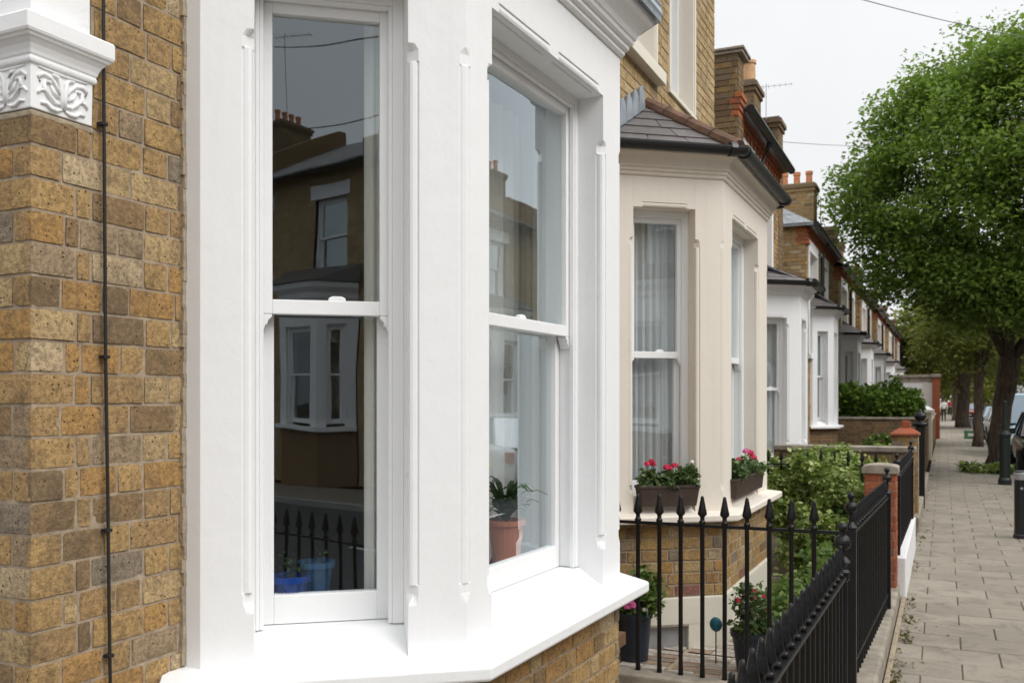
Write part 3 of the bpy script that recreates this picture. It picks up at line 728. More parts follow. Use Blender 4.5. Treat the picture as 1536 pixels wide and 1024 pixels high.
# ================================================================== THE BEIGE HOUSE
GB = -1.555                                                         # tiled garden level
hb = thing('terraced_house', 'beige rendered bay house with slate bay roof and tall pale brick upper storey', 'house', (XW, 6.6, G))
A1 = (-1.275, 5.96); B1 = (-1.262, 7.50); WB0 = (XW+.003, A1[1]-.4765); WB1 = (XW+.003, B1[1]+.4865)
g0 = Frame(WB0, Vector(A1)-Vector(WB0)); g1 = Frame(A1, Vector(B1)-Vector(A1)); g2 = Frame(B1, Vector(WB1)-Vector(B1))
Lg = [(Vector(A1)-Vector(WB0)).length, (Vector(B1)-Vector(A1)).length, (Vector(WB1)-Vector(B1)).length]
opb = [(g0.s_at(950), g0.s_at(1043)), (g1.s_at(1098.5), g1.s_at(1137)), None]
w = opb[0][1]-opb[0][0]; opb[2] = ((Lg[2]-w)/2, (Lg[2]+w)/2)
bb_ = bay(hb, [WB0, A1, B1, WB1], opb, XW, 'beige_paint', 'white_gloss', zst=-.70, zh=1.205, zt=1.40, zwb=-.60, zm=.29, seed=9, eave=.105, cs=.72, gr=.04, linings=[(.02, .03), (.03, .03), (.03, .03)])
base_bricks(hb, [g0, g1, g2], Lg, -1.237, -.764, 'stock_brick', 1, 60, ls=.165)
ppath = [g0.p(-.09, 0, 0)[:2], A1, B1, g2.p(Lg[2]+.09, 0, 0)[:2]]
pl = MB()                                                           # rendered plinth with a cellar vent
v0, v1 = g0.s_at(972), g0.s_at(1032)
f_ = Frame(g0.p(0, -.012, 0)[:2], g0.U)
pl.sweep(ppath, [(-.10, -1.239), (.012, -1.239), (.014, -1.245), (.014, -1.405), (-.10, -1.405)])
pl.fbox(f_, -.09, v0, 0, .10, G, -1.405); pl.fbox(f_, v1, Lg[0]-.002, 0, .10, G, -1.405)
pl.sweep([(A1[0], A1[1]), B1, g2.p(Lg[2]+.09, 0, 0)[:2]], [(-.10, -1.405), (.014, -1.405), (.014, G), (-.10, G)])
pl.build('plinth', 'cream_paint', hb)
vm = MB(); vm.fbox(f_, v0-.001, v1+.001, .035, .06, G, -1.404)
vv = vm.build('cellar_vent', 'steel', hb)
vb = MB(); vb.fbox(f_, v0+.004, v1-.004, -.004, .03, -1.418, -1.406); vb.build('vent_lintel', 'stone_grey', vv)
# tall upper storey
fu = Frame((XW, 4.60), (0, 1)); LU = 8.42-4.60
w1 = (fu.s_at(930)-.55, fu.s_at(982)); w2 = (fu.s_at(1004), fu.s_at(1040))
zs1 = 2.36
bricks(fu, LU, 1.55, 6.2, [(w1[0], w1[1], zs1, 4.7), (w2[0], w2[1], zs1, 4.7)], 'stock_brick_pale', 'pale_mortar', hb, 'brick_wall', detail=1, seed=21, ls=.19, lh=.09, mdepth=.03)
bricks(fu, LU, G, 1.54, [(WB0[1]-4.6-.05, WB1[1]-4.6+.05, G-1, 1.6)], 'stock_brick', 'mortar', hb, 'brick_wall', detail=0, seed=22)
for a, b in (w1, w2):
    for s_, sg in ((a, 1), (b, -1)):
        rv = MB(); rv.fbox(fu, min(s_, s_+sg*.014), max(s_, s_+sg*.014), -.004, .16, zs1, 4.7)
        rv.build('window_reveal', 'beige_paint', hb)
    em = MB()
    for s_, sg in ((a, -1), (b, 1)): em.fbox(fu, min(s_+sg*.0, s_+sg*.035), max(s_, s_+sg*.035), -.016, .0, zs1, 4.735)
    em.fbox(fu, a, b, -.016, .0, 4.70, 4.735); em.build('window_surround', 'cream_paint', hb, .002)
    pj, hh_ = (.075, .10) if a == w1[0] else (.022, .045)
    sl = MB(); sl.prism([(-pj, zs1-hh_), (-pj, zs1-.012), (.16, zs1-.001), (.16, zs1-hh_)], lambda p: fu.p(a-.045, p[0], p[1]), lambda p: fu.p(b+.045, p[0], p[1]))
    sl.build('window_sill', 'cream_paint', hb, .003)
    window(hb, fu, a+.015, b-.015, zs1, 4.69, 3.5, .12, .03, .03, .04, False)
bk = MB(); bk.box(-7, XW-.31, 4.6, 8.42, 1.95, 6.2); bk.box(-7, XW-.9, 4.61, 8.42, G, 1.94); bk.build('house_body', 'stock_brick_pale', hb)
lf = MB(); E = bb_['E']                                             # scalloped lead flashing where the slates meet the wall
for k in range(6):
    y = E[0].y + .10 + k*.13; f = (y-E[0].y)/(A1[1]+.35-E[0].y)
    if f > 1: break
    z = bb_['ze'] + (2.05-bb_['ze'])*max(0, f); x = XW+.012
    poly = [(y-.07, z-.02), (y+.085, z+.05), (y+.06, z+.15), (y+.02, z+.19), (y-.04, z+.16)]
    lf.prism(poly, lambda p: (x+.01+k*.002, p[0], p[1]), lambda p: (x-.004+k*.002, p[0], p[1]))
lf.build('lead_flashing', 'lead', hb)
bx = MB(); quad(bx, (-3, 5.2, -1.2), (-3, 8.2, -1.2), (-3, 8.2, 1.39), (-3, 5.2, 1.39))
ib = [g0.p(.10, .1, 0), g0.p(Lg[0]-.04, .1, 0), g1.p(.04, .1, 0), g1.p(Lg[1]-.04, .1, 0), g2.p(.04, .1, 0), g2.p(Lg[2]-.10, .1, 0)]
for z in (1.385, -.75): quad(bx, (-3, 5.2, z), (XW-.06, 5.2, z), *[(p[0], p[1], z) for p in ib], (XW-.06, 8.2, z), (-3, 8.2, z))
quad(bx, (-3, 5.2, -1.2), (XW-.06, 5.2, -1.2), (XW-.06, 5.2, 1.4), (-3, 5.2, 1.4)); quad(bx, (-3, 8.2, -1.2), (XW-.06, 8.2, -1.2), (XW-.06, 8.2, 1.4), (-3, 8.2, 1.4))
bx.build('room_wall', 'room_plaster', hb)
curtain('grey net curtain hanging full width in the near window of the beige bay', g0, opb[0][0]-.02, opb[0][1]+.05, .246, -.6, 1.2, 9, .028, 'grey_net', 12)
curtain('pale net curtain in the street facing window of the beige bay', g1, opb[1][0]-.03, opb[1][1]+.05, .238, -.6, 1.2, 10, .020, 'sheer_curtain', 13)
# ================================================================== THE ROW BEYOND
def row_bay(parent, X, yA, yB, Xf, zst, zt, seed, zh=None, base='brown_brick', apex=.6, fine=False):
    a, b = (X, yA), (X, yB); w0 = (Xf+.05, yA - (X-Xf-.05)*.784); w1_ = (Xf+.05, yB + (X-Xf-.05)*.784)
    P = [w0, a, b, w1_]; Ls = [(Vector(P[i+1])-Vector(P[i])).length for i in range(3)]
    op = [(Ls[0]*.24, Ls[0]*.74), (Ls[1]*.2, Ls[1]*.8), (Ls[2]*.24, Ls[2]*.74)]
    r = bay(parent, P, op, Xf, 'white_paint', 'white_gloss', zst=zst, zh=zt-.30, zt=zt, fine=fine, zwb=zst+.08, zm=zst+.08+(zt-.38-zst)*.5, seed=seed, roof_top=zt+.55, apex=apex, hip=False, gutter=True)
    bm_ = MB(); bm_.sweep([r['fs'][0].p(-.09,0,0)[:2], a, b, r['fs'][2].p(Ls[2]+.09,0,0)[:2]], [(-.2, G), (-.008, G), (-.008, zst-.062), (-.2, zst-.062)])
    base_bricks(parent, r['fs'], Ls, max(G, zst-.8), zst-.064, base, 0, seed+5, ls=.2)
    bm_.build('bay_core', 'mortar', parent)
    nb = MB()
    fs = r['fs']                                                   # blinds of net behind the panes
    for i in (0, 1, 2):
        n = 26; vs = []
        for rr in (0, 1):
            for k in range(n+1):
                f = k/n; vs.append(fs[i].p(op[i][0] + (op[i][1]-op[i][0])*f, .235 + .012*math.sin(f*40+i), (zst+.06, zt-.28)[rr]))
        nb.add(vs, [(k, k+1, n+1+k+1, n+1+k) for k in range(n)])
    o = nb.build('net_curtain', 'grey_net', None, smooth=True)
    return r, o
def row_house(label, X, y0, y1, ze, wins, hip=False, red=True, bays=(), chim=(), tall=False, pots=3, downpipe=None, wallmat='brown_brick', seed=1, zw=None, slatem='slate', fineb=False):
    h = thing('terraced_house', label, 'house', (X, (y0+y1)/2, G)); fr = Frame((X, y0), (0, 1)); L = y1-y0; zw = zw or (ze-2.15, ze-.30)
    hs = [(a-y0, b-y0, zw[0], zw[1]) for a, b in wins]
    bricks(fr, L, G, ze-.30, hs, wallmat, 'mortar', h, 'brick_wall', detail=0, seed=seed, ls=.2, lh=.1, mdepth=.05)
    frn = Frame((X-1.6, y0), (1, 0)); bricks(frn, 1.6, .2, ze-.02, (), wallmat, 'mortar', h, 'brick_wall', detail=0, seed=seed+1, ls=.2, lh=.1)
    core = MB(); core.box(X-6, X-.16, y0+.025, y1, G, ze-.02); core.build('house_body', wallmat, h)
    # corbelled eaves band
    eb = MB(); rn = random.Random(seed)
    for r_, (o_, z) in enumerate(((.03, -.225), (.055, -.15), (.085, -.075))):
        y = y0
        while y < y1-.02:
            q = min(y1, y+.11); f_ = fr
            if r_ != 0 or int((y-y0)/.12) % 2 == 0: eb.box(X-.01, X+o_+.012, y, q-.008, ze+z+.004, ze+z+.070)
            y += .12
    eb.build('eaves_brickwork', 'orange_brick' if red else 'brown_brick', h)
    em = MB(); em.box(X-.02, X+.018, y0, y1, ze-.30, ze); em.build('mortar', 'mortar', h)
    if red:
        qn = MB()
        for k in range(5): qn.box(X-.15-.04*(k % 2), X+.012+.012*(4-k), y0-.012, y0+.2, ze-.375+k*.075, ze-.305+k*.075-.004)
        qn.build('corbel', 'orange_brick', h, .004)
    # roof
    rf = MB(); ov = .16; xr = X-2.9; zr = ze+1.9; ya = y0-.12; yb = y1+.02
    hh = 1.9 if hip else 0
    pts = [(X+ov, ya, ze), (X+ov, yb, ze), (xr, yb, zr), (xr, ya+hh, zr), (X-6, ya, ze), (X-6, yb, ze)]
    rf.add(pts + [(p[0], p[1], p[2]-.04) for p in pts], [(0,1,2,3), (3,2,5,4), (0,3,4), (6,9,8,7), (9,10,11,8), (6,10,9), (0,6,7,1), (1,7,8,2), (2,8,11,5), (5,11,10,4), (4,10,6,0)])
    ro = rf.build('roof', slatem, h)
    sm = MB()
    a0, a1, a2 = Vector((X+ov, ya, ze)), Vector((X-6, ya, ze)), Vector((xr, ya+hh, zr))
    if hip:
        for r_ in range(9):
            t0, t1 = r_/9, (r_+1.05)/9; l0, q0 = a0.lerp(a2, t0), a1.lerp(a2, t0); l1, q1 = a0.lerp(a2, min(1, t1)), a1.lerp(a2, min(1, t1)); n = max(2, int((l0-q0).length/.3))
            for k in range(n):
                v = [l0.lerp(q0, (k+.02)/n), l0.lerp(q0, (k+.98)/n), l1.lerp(q1, (k+.98)/n), l1.lerp(q1, (k+.02)/n)]
                sm.add([tuple(p + Vector((0, -.008, .015 if i_ < 2 else .008))) for i_, p in enumerate(v)], [(0, 1, 2, 3)])
        sm.build('slates', slatem, ro)
    gu = MB(); gu.tube([(X+ov+.05, ya, ze-.03), (X+ov+.05, yb, ze-.03)], .06, 8); gu.box(X+.02, X+ov, ya, yb, ze-.06, ze-.04)
    gu.build('gutter', 'black_plastic', ro)
    for a, b in wins:
        s = MB(); sa, sb = a-y0, b-y0
        s.fbox(fr, sa-.10, sb+.10, -.03, .18, zw[1]-.16, zw[1]+.06); s.fbox(fr, sa-.08, sb+.08, -.07, .02, zw[0]-.09, zw[0])
        s.fbox(fr, sa-.10, sa+.02, -.03, .18, zw[0], zw[1]-.16); s.fbox(fr, sb-.02, sb+.10, -.03, .18, zw[0], zw[1]-.16)
        s.build('window_surround', 'white_paint', h, .004)
        window(h, fr, sa+.021, sb-.021, zw[0], zw[1]-.161, (zw[0]+zw[1])/2-.07, .15, .06, .06, .05, False)
        cu = MB(); n = 20
        cu.add([fr.p(sa+(sb-sa)*k/n, .29+.015*math.sin(k*1.9), z) for z in (zw[0], zw[1]-.14) for k in range(n+1)], [(k, k+1, n+2+k, n+1+k) for k in range(n)])
        cu.build('window_blind', 'sheer_curtain', h)
    if downpipe:
        dp = MB()
        for y in downpipe: dp.tube([(X+ov+.04, y, ze-.08), (X+.08, y, ze-.38), (X+.08, y, G+.1)], .04, 8)
        dp.build('downpipe', 'black_plastic', h)
    for c in chim: chimney(h, *c)
    return h
BN = []
h3 = row_house('brown brick house with corbelled orange eaves just past the beige house', -2.4, 11.93, 15.25, 3.66, [(12.25, 13.0), (13.6, 14.55)], chim=[(-3.25, -2.93, 16.1, 16.75, 3.2, 5.45, 0)], downpipe=[13.3], seed=31, zw=(1.2, 3.36), wallmat='stock_brick')
pp = MB(); pf = Frame((-2.62, 11.6), (1, 0))                        # party wall parapet
o_ = bricks(pf, .31, .6, 4.27, (), 'stock_brick_dark', 'mortar', h3, 'party_wall', detail=1, seed=33, ls=.2, proud=.012)
f_ = Frame((-2.31, 11.6), (0, 1)); bricks(f_, .33, .6, 4.27, (), 'stock_brick_dark', 'mortar', h3, 'party_wall', detail=0, seed=34, ls=.2, proud=.012)
pp.box(-2.66, -2.24, 11.56, 12.0, 4.27, 4.31); pp.box(-2.68, -2.22, 11.54, 12.02, 4.31, 4.345); pp.build('coping', 'stone_grey', o_, .008)
pr_ = MB()
for k in range(4): pr_.box((-2.39, -2.35, -2.41, -2.34)[k], -2.292+.014*k, 11.583-.002*k, 11.9, 3.50+k*.0745, 3.567+k*.0745)
pr_.build('corbel', 'orange_brick', o_, .005)
pm = MB(); pm.lathe([(.112, 0), (.108, .06), (.10, .36), (.118, .37), (.12, .42), (.09, .42)], (-3.06, 16.4, 5.44), 16); pm.build('chimney_pot', 'buff_pot', h3)
aerial(h3, -2.86, 16.9, 4.5, h3, .1, k_=.6)
chimney(h3, -2.96, -2.66, 16.95, 17.45, G, 5.02, 0)
r3, n3 = row_bay(h3, -1.75, 12.98, 13.75, -2.4, -.88, 1.40, 71, fine=True)
tag(n3, 'net curtains in the bay nearest the beige house', 'curtain')
h4 = row_house('brick house with pale grey hipped slate roof and three chimney pots', -2.4, 18.55, 23.3, 3.36, [(18.95, 20.2), (20.95, 22.1)], hip=True, downpipe=[20.55], chim=[(-3.55, -2.72, 22.4, 23.0, 3.2, 5.02, 3, 'stock_brick'), (-2.9, -2.55, 25.4, 25.9, 3, 4.5, 0)], seed=41, zw=(.9, 3.07), slatem='pale_slate', wallmat='stock_brick')
r4, n4 = row_bay(h4, -1.99, 19.45, 20.4, -2.4, -.50, 1.66, 73, apex=.7)
tag(n4, 'net curtains in the second white bay beyond the beige house', 'curtain')
aerial(h4, -2.75, 24.0, 3.9, h4, .4)
specs = [('brick house with two white upper windows behind the green hedge', 24.6, 29.6, 3.38, [(25.2, 26.7), (27.5, 28.9)], (25.1, 26.3), 1.52),
         ('brick house sixth along the row, its white bay above the hedge', 31.4, 36.6, 3.45, [(32.0, 33.4), (34.3, 35.7)], (29.9, 31.1), 1.55),
         ('brick house seventh along the row with a black roof gutter', 39.0, 45.0, 3.5, [(39.8, 41.3), (42.3, 43.8)], (36.6, 37.9), 1.52),
         ('brick house eighth along the row, white bay small above the hedge', 47.5, 54.0, 3.55, [(48.3, 49.9), (51.2, 52.8)], (43.5, 45.0), 1.5),
         ('farthest brick house of the row, partly behind tree leaves', 56.5, 66.0, 3.6, [(57.5, 59.3), (61.2, 63.1)], (53.5, 55.2), 1.48)]
for k, (lab, y0, y1, ze, wn, by, zt) in enumerate(specs):
    ch = [(-3.4, -2.7, y1-1.0, y1-.4, 3.2, 4.6, 2 if k % 2 else 0), (-2.95, -2.5, y0+.15, y0+.6, 3.1, 4.15+.1*k, 0)]
    h = row_house(lab, -2.4, y0, y1, ze, wn, chim=ch, downpipe=[(wn[0][1]+wn[1][0])/2], seed=51+k*3, zw=(.7, ze-.29), red=(k % 2 == 0), wallmat='stock_brick')
    r_, n_ = row_bay(h, -1.99, by[0], by[1], -2.4, -.5, zt, 81+k, apex=.7)
    tag(n_, ['net curtains in the white bay directly above the hedge', 'net curtains in the sixth white bay of the row', 'net curtains in the seventh white bay of the row', 'net curtains in the eighth white bay of the row', 'net curtains in the farthest white bay of the row'][k], 'curtain')
# low painted garage at the end of the row
gh = thing('garage', 'low white garage with flat coping and red brick end pier', 'garage', (-1.2, 46, G))
gm = MB(); gm.box(-3.2, -.46, 44.0, 48.0, G, .80); gm.build('wall', 'white_paint', gh)
gm = MB(); gm.box(-3.3, -.40, 43.9, 48.1, .98, 1.10); gm.box(-3.2, -.44, 43.96, 48.0, .80, .98); gm.build('coping', 'concrete', gh, .01)
gm = MB(); gm.box(-.455, -.16, 43.85, 44.5, G, .98); gm.build('brick_pier', 'red_brick', gh, .008)
gm = MB(); gm.box(-.50, -.12, 43.8, 44.55, .98, 1.12); gm.build('pier_cap', 'concrete', gh, .01)
gm = MB(); gm.box(-.80, -.70, 43.96, 44.0, G, .80); gm.build('doorpost', 'cream_paint', gh)
# ================================================================== ACROSS THE ROAD (seen in the window glass)
XO = 8.6
def opposite():
    """built with its front on the plane x = 0 looking to -x, width 5 along y"""
    h = thing('terraced_house', 'brown brick terraced house across the road with white bay and slate roof', 'house', (0, 0, G), 'terraced houses across the road')
    fr = Frame((0, 5.0), (0, -1))                                   # outward is -x
    hs = [(.9, 1.9, 2.55, 3.95), (3.25, 4.05, 2.55, 3.95), (.55, 2.6, -1.65, 1.6), (3.2, 4.3, -1.65, 1.05)]
    bricks(fr, 5.0, G, 4.55, hs, 'stock_brick_pale', 'mortar', h, 'brick_wall', detail=0, seed=5, ls=.215, lh=.1)
    mb = MB(); mb.box(.35, 8, 0, 5, G, 4.5); mb.build('house_body', 'brown_brick', h)
    rf = MB(); pts = [(-.25, 0, 4.5), (-.25, 5, 4.5), (3.2, 5, 6.2), (3.2, 0, 6.2), (7, 0, 4.5), (7, 5, 4.5)]
    rf.add(pts + [(p[0], p[1], p[2]-.06) for p in pts], [(0,1,2,3),(3,2,5,4),(6,9,8,7),(9,10,11,8),(0,6,7,1),(1,7,8,2),(2,8,11,5),(5,11,10,4),(4,10,9,3),(3,9,6,0)])
    ro = rf.build('roof', 'slate', h)
    gu = MB(); gu.tube([(-.3, 0, 4.46), (-.3, 5, 4.46)], .06, 8); gu.build('gutter', 'black_plastic', ro)
    pw = MB(); pw.prism([(-.32, 4.3), (-.32, 4.85), (3.2, 6.6), (3.4, 6.6), (3.4, 4.3)], lambda p: (p[0], -.12, p[1]), lambda p: (p[0], .12, p[1])); pw.build('party_wall', 'brown_brick', h)
    for a, b in ((.9, 1.9), (3.25, 4.05)):
        s = MB(); s.fbox(fr, a-.1, b+.1, -.03, .05, 3.95, 4.22); s.fbox(fr, a-.1, b+.1, -.08, .1, 2.47, 2.55); s.build('lintel', 'white_paint', h)
        window(h, fr, a, b, 2.55, 3.95, 3.25, .08, .06, .06, .05, False)
    P = [fr.p(.6, 0, 0)[:2], fr.p(1.05, -.6, 0)[:2], fr.p(2.15, -.6, 0)[:2], fr.p(2.6, 0, 0)[:2]]
    fs = [Frame(P[i], Vector(P[i+1])-Vector(P[i])) for i in range(3)]; Ls = [(Vector(P[i+1])-Vector(P[i])).length for i in range(3)]
    op = [(.2, .55), (.18, .92), (.2, .55)]
    wl = MB()
    for i in range(3):
        s0, s1 = op[i]
        wl.fbox(fs[i], 0, s0, 0, .12, -.5, 1.9); wl.fbox(fs[i], s1, Ls[i], 0, .12, -.5, 1.9); wl.fbox(fs[i], s0, s1, 0, .12, 1.45, 1.9)
        window(h, fs[i], s0, s1, -.45, 1.45, .5, .06, .04, .04, .05, False)
    wl.build('bay_wall', 'white_paint', h)
    wl = MB(); wl.sweep(P, [(-.2, -.58), (.10, -.58), (.10, -.5), (-.2, -.5)]); wl.sweep(P, [(-.2, 1.9), (.03, 1.9), (.05, 2.0), (.14, 2.1), (.16, 2.2), (-.2, 2.2)]); wl.build('cornice', 'white_paint', h)
    wl = MB(); wl.sweep(P, [(-.15, G), (0, G), (0, -.58), (-.15, -.58)]); wl.build('bay_base', 'brown_brick', h)
    q = [fs[0].p(0, -.2, 0)[:2], fs[1].p(-.1, -.2, 0)[:2], fs[1].p(Ls[1]+.1, -.2, 0)[:2], fs[2].p(Ls[2], -.2, 0)[:2]]
    wl = MB(); wl.add([(x, y, 2.21) for x, y in q] + [(0, q[0][1], 2.6), (0, q[3][1], 2.6)], [(0,1,5-1),(1,2,5,4),(2,3,5),(0,4,5,3)] ); wl.build('bay_roof', 'slate', h)
    dr = MB(); dr.fbox(fr, 3.3, 4.2, .12, .17, G, .55); d = dr.build('door', 'door_paint', h)
    dr = MB(); dr.fbox(fr, 3.2, 3.3, -.06, .15, G, .6); dr.fbox(fr, 4.2, 4.3, -.06, .15, G, .6)
    n = 10; poly = [(3.75+.55*math.cos(math.pi*k/n), .6+.5*math.sin(math.pi*k/n)) for k in range(n+1)] + [(3.75+.42*math.cos(math.pi*(n-k)/n), .6+.38*math.sin(math.pi*(n-k)/n)) for k in range(n+1)]
    for k in range(n):
        quad4 = [poly[k], poly[k+1], poly[2*n+1-k-1], poly[2*n+1-k]]; dr.prism(quad4, lambda p: fr.p(p[0], -.05, p[1]), lambda p: fr.p(p[0], .1, p[1]))
    dr.build('door_surround', 'white_paint', h)
    dr = MB(); dr.add([fr.p(3.3, .14, .56), fr.p(4.2, .14, .56), fr.p(4.2, .14, 1.0), fr.p(3.3, .14, 1.0)], [(0,1,2,3)]); dr.build('fanlight', 'glass', h)
    chimney(h, 2.6, 3.6, 2.95, 3.6, 5.0, 7.0, 4, 'stock_brick_dark')
    return h
proto = opposite(); ys = [-23.4 + 5*k for k in range(14)]
for k, y in enumerate(ys):
    o = proto if k == 0 else copy_tree(proto); o.location = (XO, y, G)
ant = tag(aerial(None, 11.9, -9.3, 5.7, None, 1.2) if False else aerial(None, 11.5, -14.9, 6.9, None, 1.1, h=2.4), 'thin metal television aerial on a chimney across the road', 'aerial')
for k, y in enumerate((84, 92, 100, 108, 116, 124, 132)):
    o = copy_tree(proto); o.location = (XO, y, G)
# ================================================================== GROUND
mb = MB(); mb.add([(-400, -300, G-.16), (500, -300, G-.16), (500, 900, G-.16), (-400, 900, G-.16)], [(0,1,2,3)])
tag(mb.build('ground', 'soil'), kind='structure')
KX = 1.42
mb = MB(); mb.box(KX+.12, 6.4, -60, 240, G-.15, G-.10); tag(mb.build('road', 'asphalt'), kind='structure')
mb = MB()
for y in range(-58, 236, 3): mb.add([(3.95, y, G-.096), (4.03, y, G-.096), (4.03, y+1.5, G-.096), (3.95, y+1.5, G-.096)], [(0,1,2,3)])
tag(mb.build('road_markings', 'road_paint'), kind='structure')
mb = MB()
for x in (KX, 6.4):
    for k in range(-40, 180):
        mb.box(x+.003, x+.117, k*.9, k*.9+.893, G-.14, G-.004)
tag(mb.build('kerb', 'kerb_stone', None, .008), kind='structure')
mb = MB(); mb.box(-.30, KX, -30, 240, G-.14, G-.012); mb.box(6.52, 8.2, -60, 240, G-.14, G-.006)
tag(mb.build('pavement_bed', 'joint_dirt'), kind='structure')
mb = MB(); rn = random.Random(3); y = -3.0; r = 0; rp = .365
y = .096; 
y0 = 6.86 - 30*rp
while y0 < 95:
    xs = [-.31, .10, .57, 1.04, KX] if r % 2 == 0 else [-.31, -.13, .325, .80, 1.27, KX]
    for a, b in zip(xs, xs[1:]):
        h = rn.uniform(-.0025, .0025); t = [rn.uniform(-.0015, .0015) for _ in range(4)]; g = .0036; j = lambda: rn.uniform(-.0015, .0015)
        q = [(a+g+j(), y0+g+j()), (b-g+j(), y0+g+j()), (b-g+j(), y0+rp-g+j()), (a+g+j(), y0+rp-g+j())]; e = .004
        top = [(q[0][0]+e, q[0][1]+e), (q[1][0]-e, q[1][1]+e), (q[2][0]-e, q[2][1]-e), (q[3][0]+e, q[3][1]-e)]
        mb.add([(x, y_, G+h+t[k]) for k, (x, y_) in enumerate(top)] + [(x, y_, G+h+t[k]-.004) for k, (x, y_) in enumerate(q)] + [(x, y_, G-.03) for x, y_ in q],
               [(0,1,2,3)] + [(4*l+k, 4*l+4+k, 4*l+4+(k+1)%4, 4*l+(k+1)%4) for l in (0, 1) for k in range(4)])
    y0 += rp; r += 1
tag(mb.build('pavement', 'paving_slab'), kind='structure')
mb = MB(); mb.box(-1.95, -.33, -2, 5.12, G-.14, G-.02); tag(mb.build('front_yard', 'concrete'), kind='structure')
mb = MB(); mb.box(-2.45, -.52, 8.55, 70, G-.14, G+.02); tag(mb.build('garden_soil', 'soil'), kind='structure')
mb = MB(); mb.box(-1.9, -.50, 5.235, 8.5, G-.1, GB-.012); tag(mb.build('path_bed', 'pale_mortar'), kind='structure')
mb = MB(); rn = random.Random(8); x = -1.9
while x < -.52:
    w_ = .45; y = 5.24
    while y < 8.45:
        hgt = .45; nx, ny = rn.choice([(3, 5), (4, 4), (3, 6)])
        if rn.random() < .35: nx, ny = (3, 9)
        for i in range(nx):
            for k in range(ny):
                a, b = x + .01 + (w_-.02)*i/nx, y + .01 + (hgt-.02)*k/ny
                if a > -.54: continue
                j = lambda: rn.uniform(-.003, .003)
                mb.add([(a+.004+j(), b+.004+j(), GB), (min(-.505, a+(w_-.02)/nx-.004+j()), b+.004+j(), GB+rn.uniform(-.001, .002)), (min(-.505, a+(w_-.02)/nx-.004+j()), b+(hgt-.02)/ny-.004+j(), GB), (a+.004+j(), b+(hgt-.02)/ny-.004+j(), GB)], [(0,1,2,3)])
        y += hgt
    x += w_
tag(mb.build('path', 'mosaic_tile'), kind='structure')
mb = MB(); mb.box(-.52, -.32, 4.0, 5.12, G-.1, G+.012); tag(mb.build('threshold', 'pale_mortar', None, .006), kind='structure')
# ================================================================== RAILINGS
def picket_mesh(zb, zr, n=8, sc=1.0, hs=1.0):
    mb = MB(); r = .0112*sc
    mb.lathe([(r*1.25, zb), (r*1.1, zb+.03), (r, zb+.06), (r, zr+.006), (r*1.45, zr+.012), (r*1.55, zr+.020), (r*1.2, zr+.027), (r*1.0, zr+.030), (r*1.0, zr+.048), (r*1.5, zr+.056), (r*2.05, zr+.062), (r*2.1, zr+.070), (r*1.45, zr+.110), (r*.85, zr+.148), (r*.75, zr+.160), (r*.3, zr+.166)], n=n)
    mb.v = [(x, y, z if z < zr else zr + (z-zr)*hs) for x, y, z in mb.v]
    me = bpy.data.meshes.new('picket'); me.from_pydata(mb.v, [], mb.f); me.update(); me.materials.append(M['black_iron'])
    for p in me.polygons: p.use_smooth = True
    return me
def put(name, me, parent, x, y):
    o = bpy.data.objects.new(name, me); COL.objects.link(o); o.parent = parent; o.location = Vector((x, y, 0)) - parent.location; return o
def ball_post(parent, x, y, zb, zr, r=.026, balls=((.135, .033), (.195, .020)), square=False):
    mb = MB()
    if square: mb.box(x-r, x+r, y-r, y+r, zb, zr+.02); mb.lathe([(r*1.1, .02), (r*1.25, .03), (r*.8, .045), (r*.5, .06)], (x, y, zr), 14)
    else: mb.lathe([(r*.8, zb), (r*.8, zr-.02), (r*1.1, zr-.01), (r*1.2, zr+.02), (r*.8, zr+.03), (r*.7, zr+.045), (r*1.3, zr+.06), (r*.6, zr+.08), (r*.5, zr+.10)], (x, y, 0), 14)
    zt = zr + .05
    for dz, br in balls:
        mb.lathe([(.008, zt-zr)] if False else [(br*math.sin(math.pi*(k+.15)/10.3), dz - br*math.cos(math.pi*(k+.15)/10.3)) for k in range(11)], (x, y, zr), 14)
    mb.lathe([(.012, .05), (.012, balls[-1][0])], (x, y, zr), 10)
    return mb.build('post', 'black_iron', parent, .002 if square else 0)
def railing(label, a, b, zb, zr, sp, flat=(.036, .012), posts=(), group=None, zlow=None, sc=1.0, start=.06, scrolls=False):
    t = thing('railing', label, 'railing', (a[0], a[1], zb), group); A, B = Vector(a), Vector(b); L = (B-A).length; d = (B-A)/L; q = Vector((-d.y, d.x))
    mb = MB(); f = Frame(a, d); mb.fbox(f, 0, L, -flat[0]/2, flat[0]/2, zr-flat[1]/2, zr+flat[1]/2); mb.build('rail', 'black_iron', t, .002)
    if zlow: mb = MB(); mb.fbox(f, 0, L, -.014, .014, zlow, zlow+.01); mb.build('rail', 'black_iron', t)
    me = picket_mesh(zb, zr, 10 if L < 7 else 7, sc*.82, .80); s = start
    while s < L - .03: p = A + d*s; put('picket', me, t, p.x, p.y); s += sp
    for kind, s, square in posts: p = A + d*s; ball_post(t, p.x, p.y, zb-.03, zr, .027 if square else .024, square=square)
    return t
railing('long black railing with spear finials beside the pavement, nearest in the photo', (-.485, -2.4), (-.366, 3.92), G, -.70, .105, posts=[('b', 6.32, False)])
sr = thing('railing', 'black spear railing across the tiled path in front of the beige bay', 'railing', (-1.2, 5.18, -1.54))
mb = MB(); fsd = Frame((-1.80, 5.16), (1.36, .04)); mb.fbox(fsd, 0, 1.36, -.006, .006, -.709, -.691); mb.build('rail', 'black_iron', sr)
me = picket_mesh(-1.545, -.70, 12, 1.12)
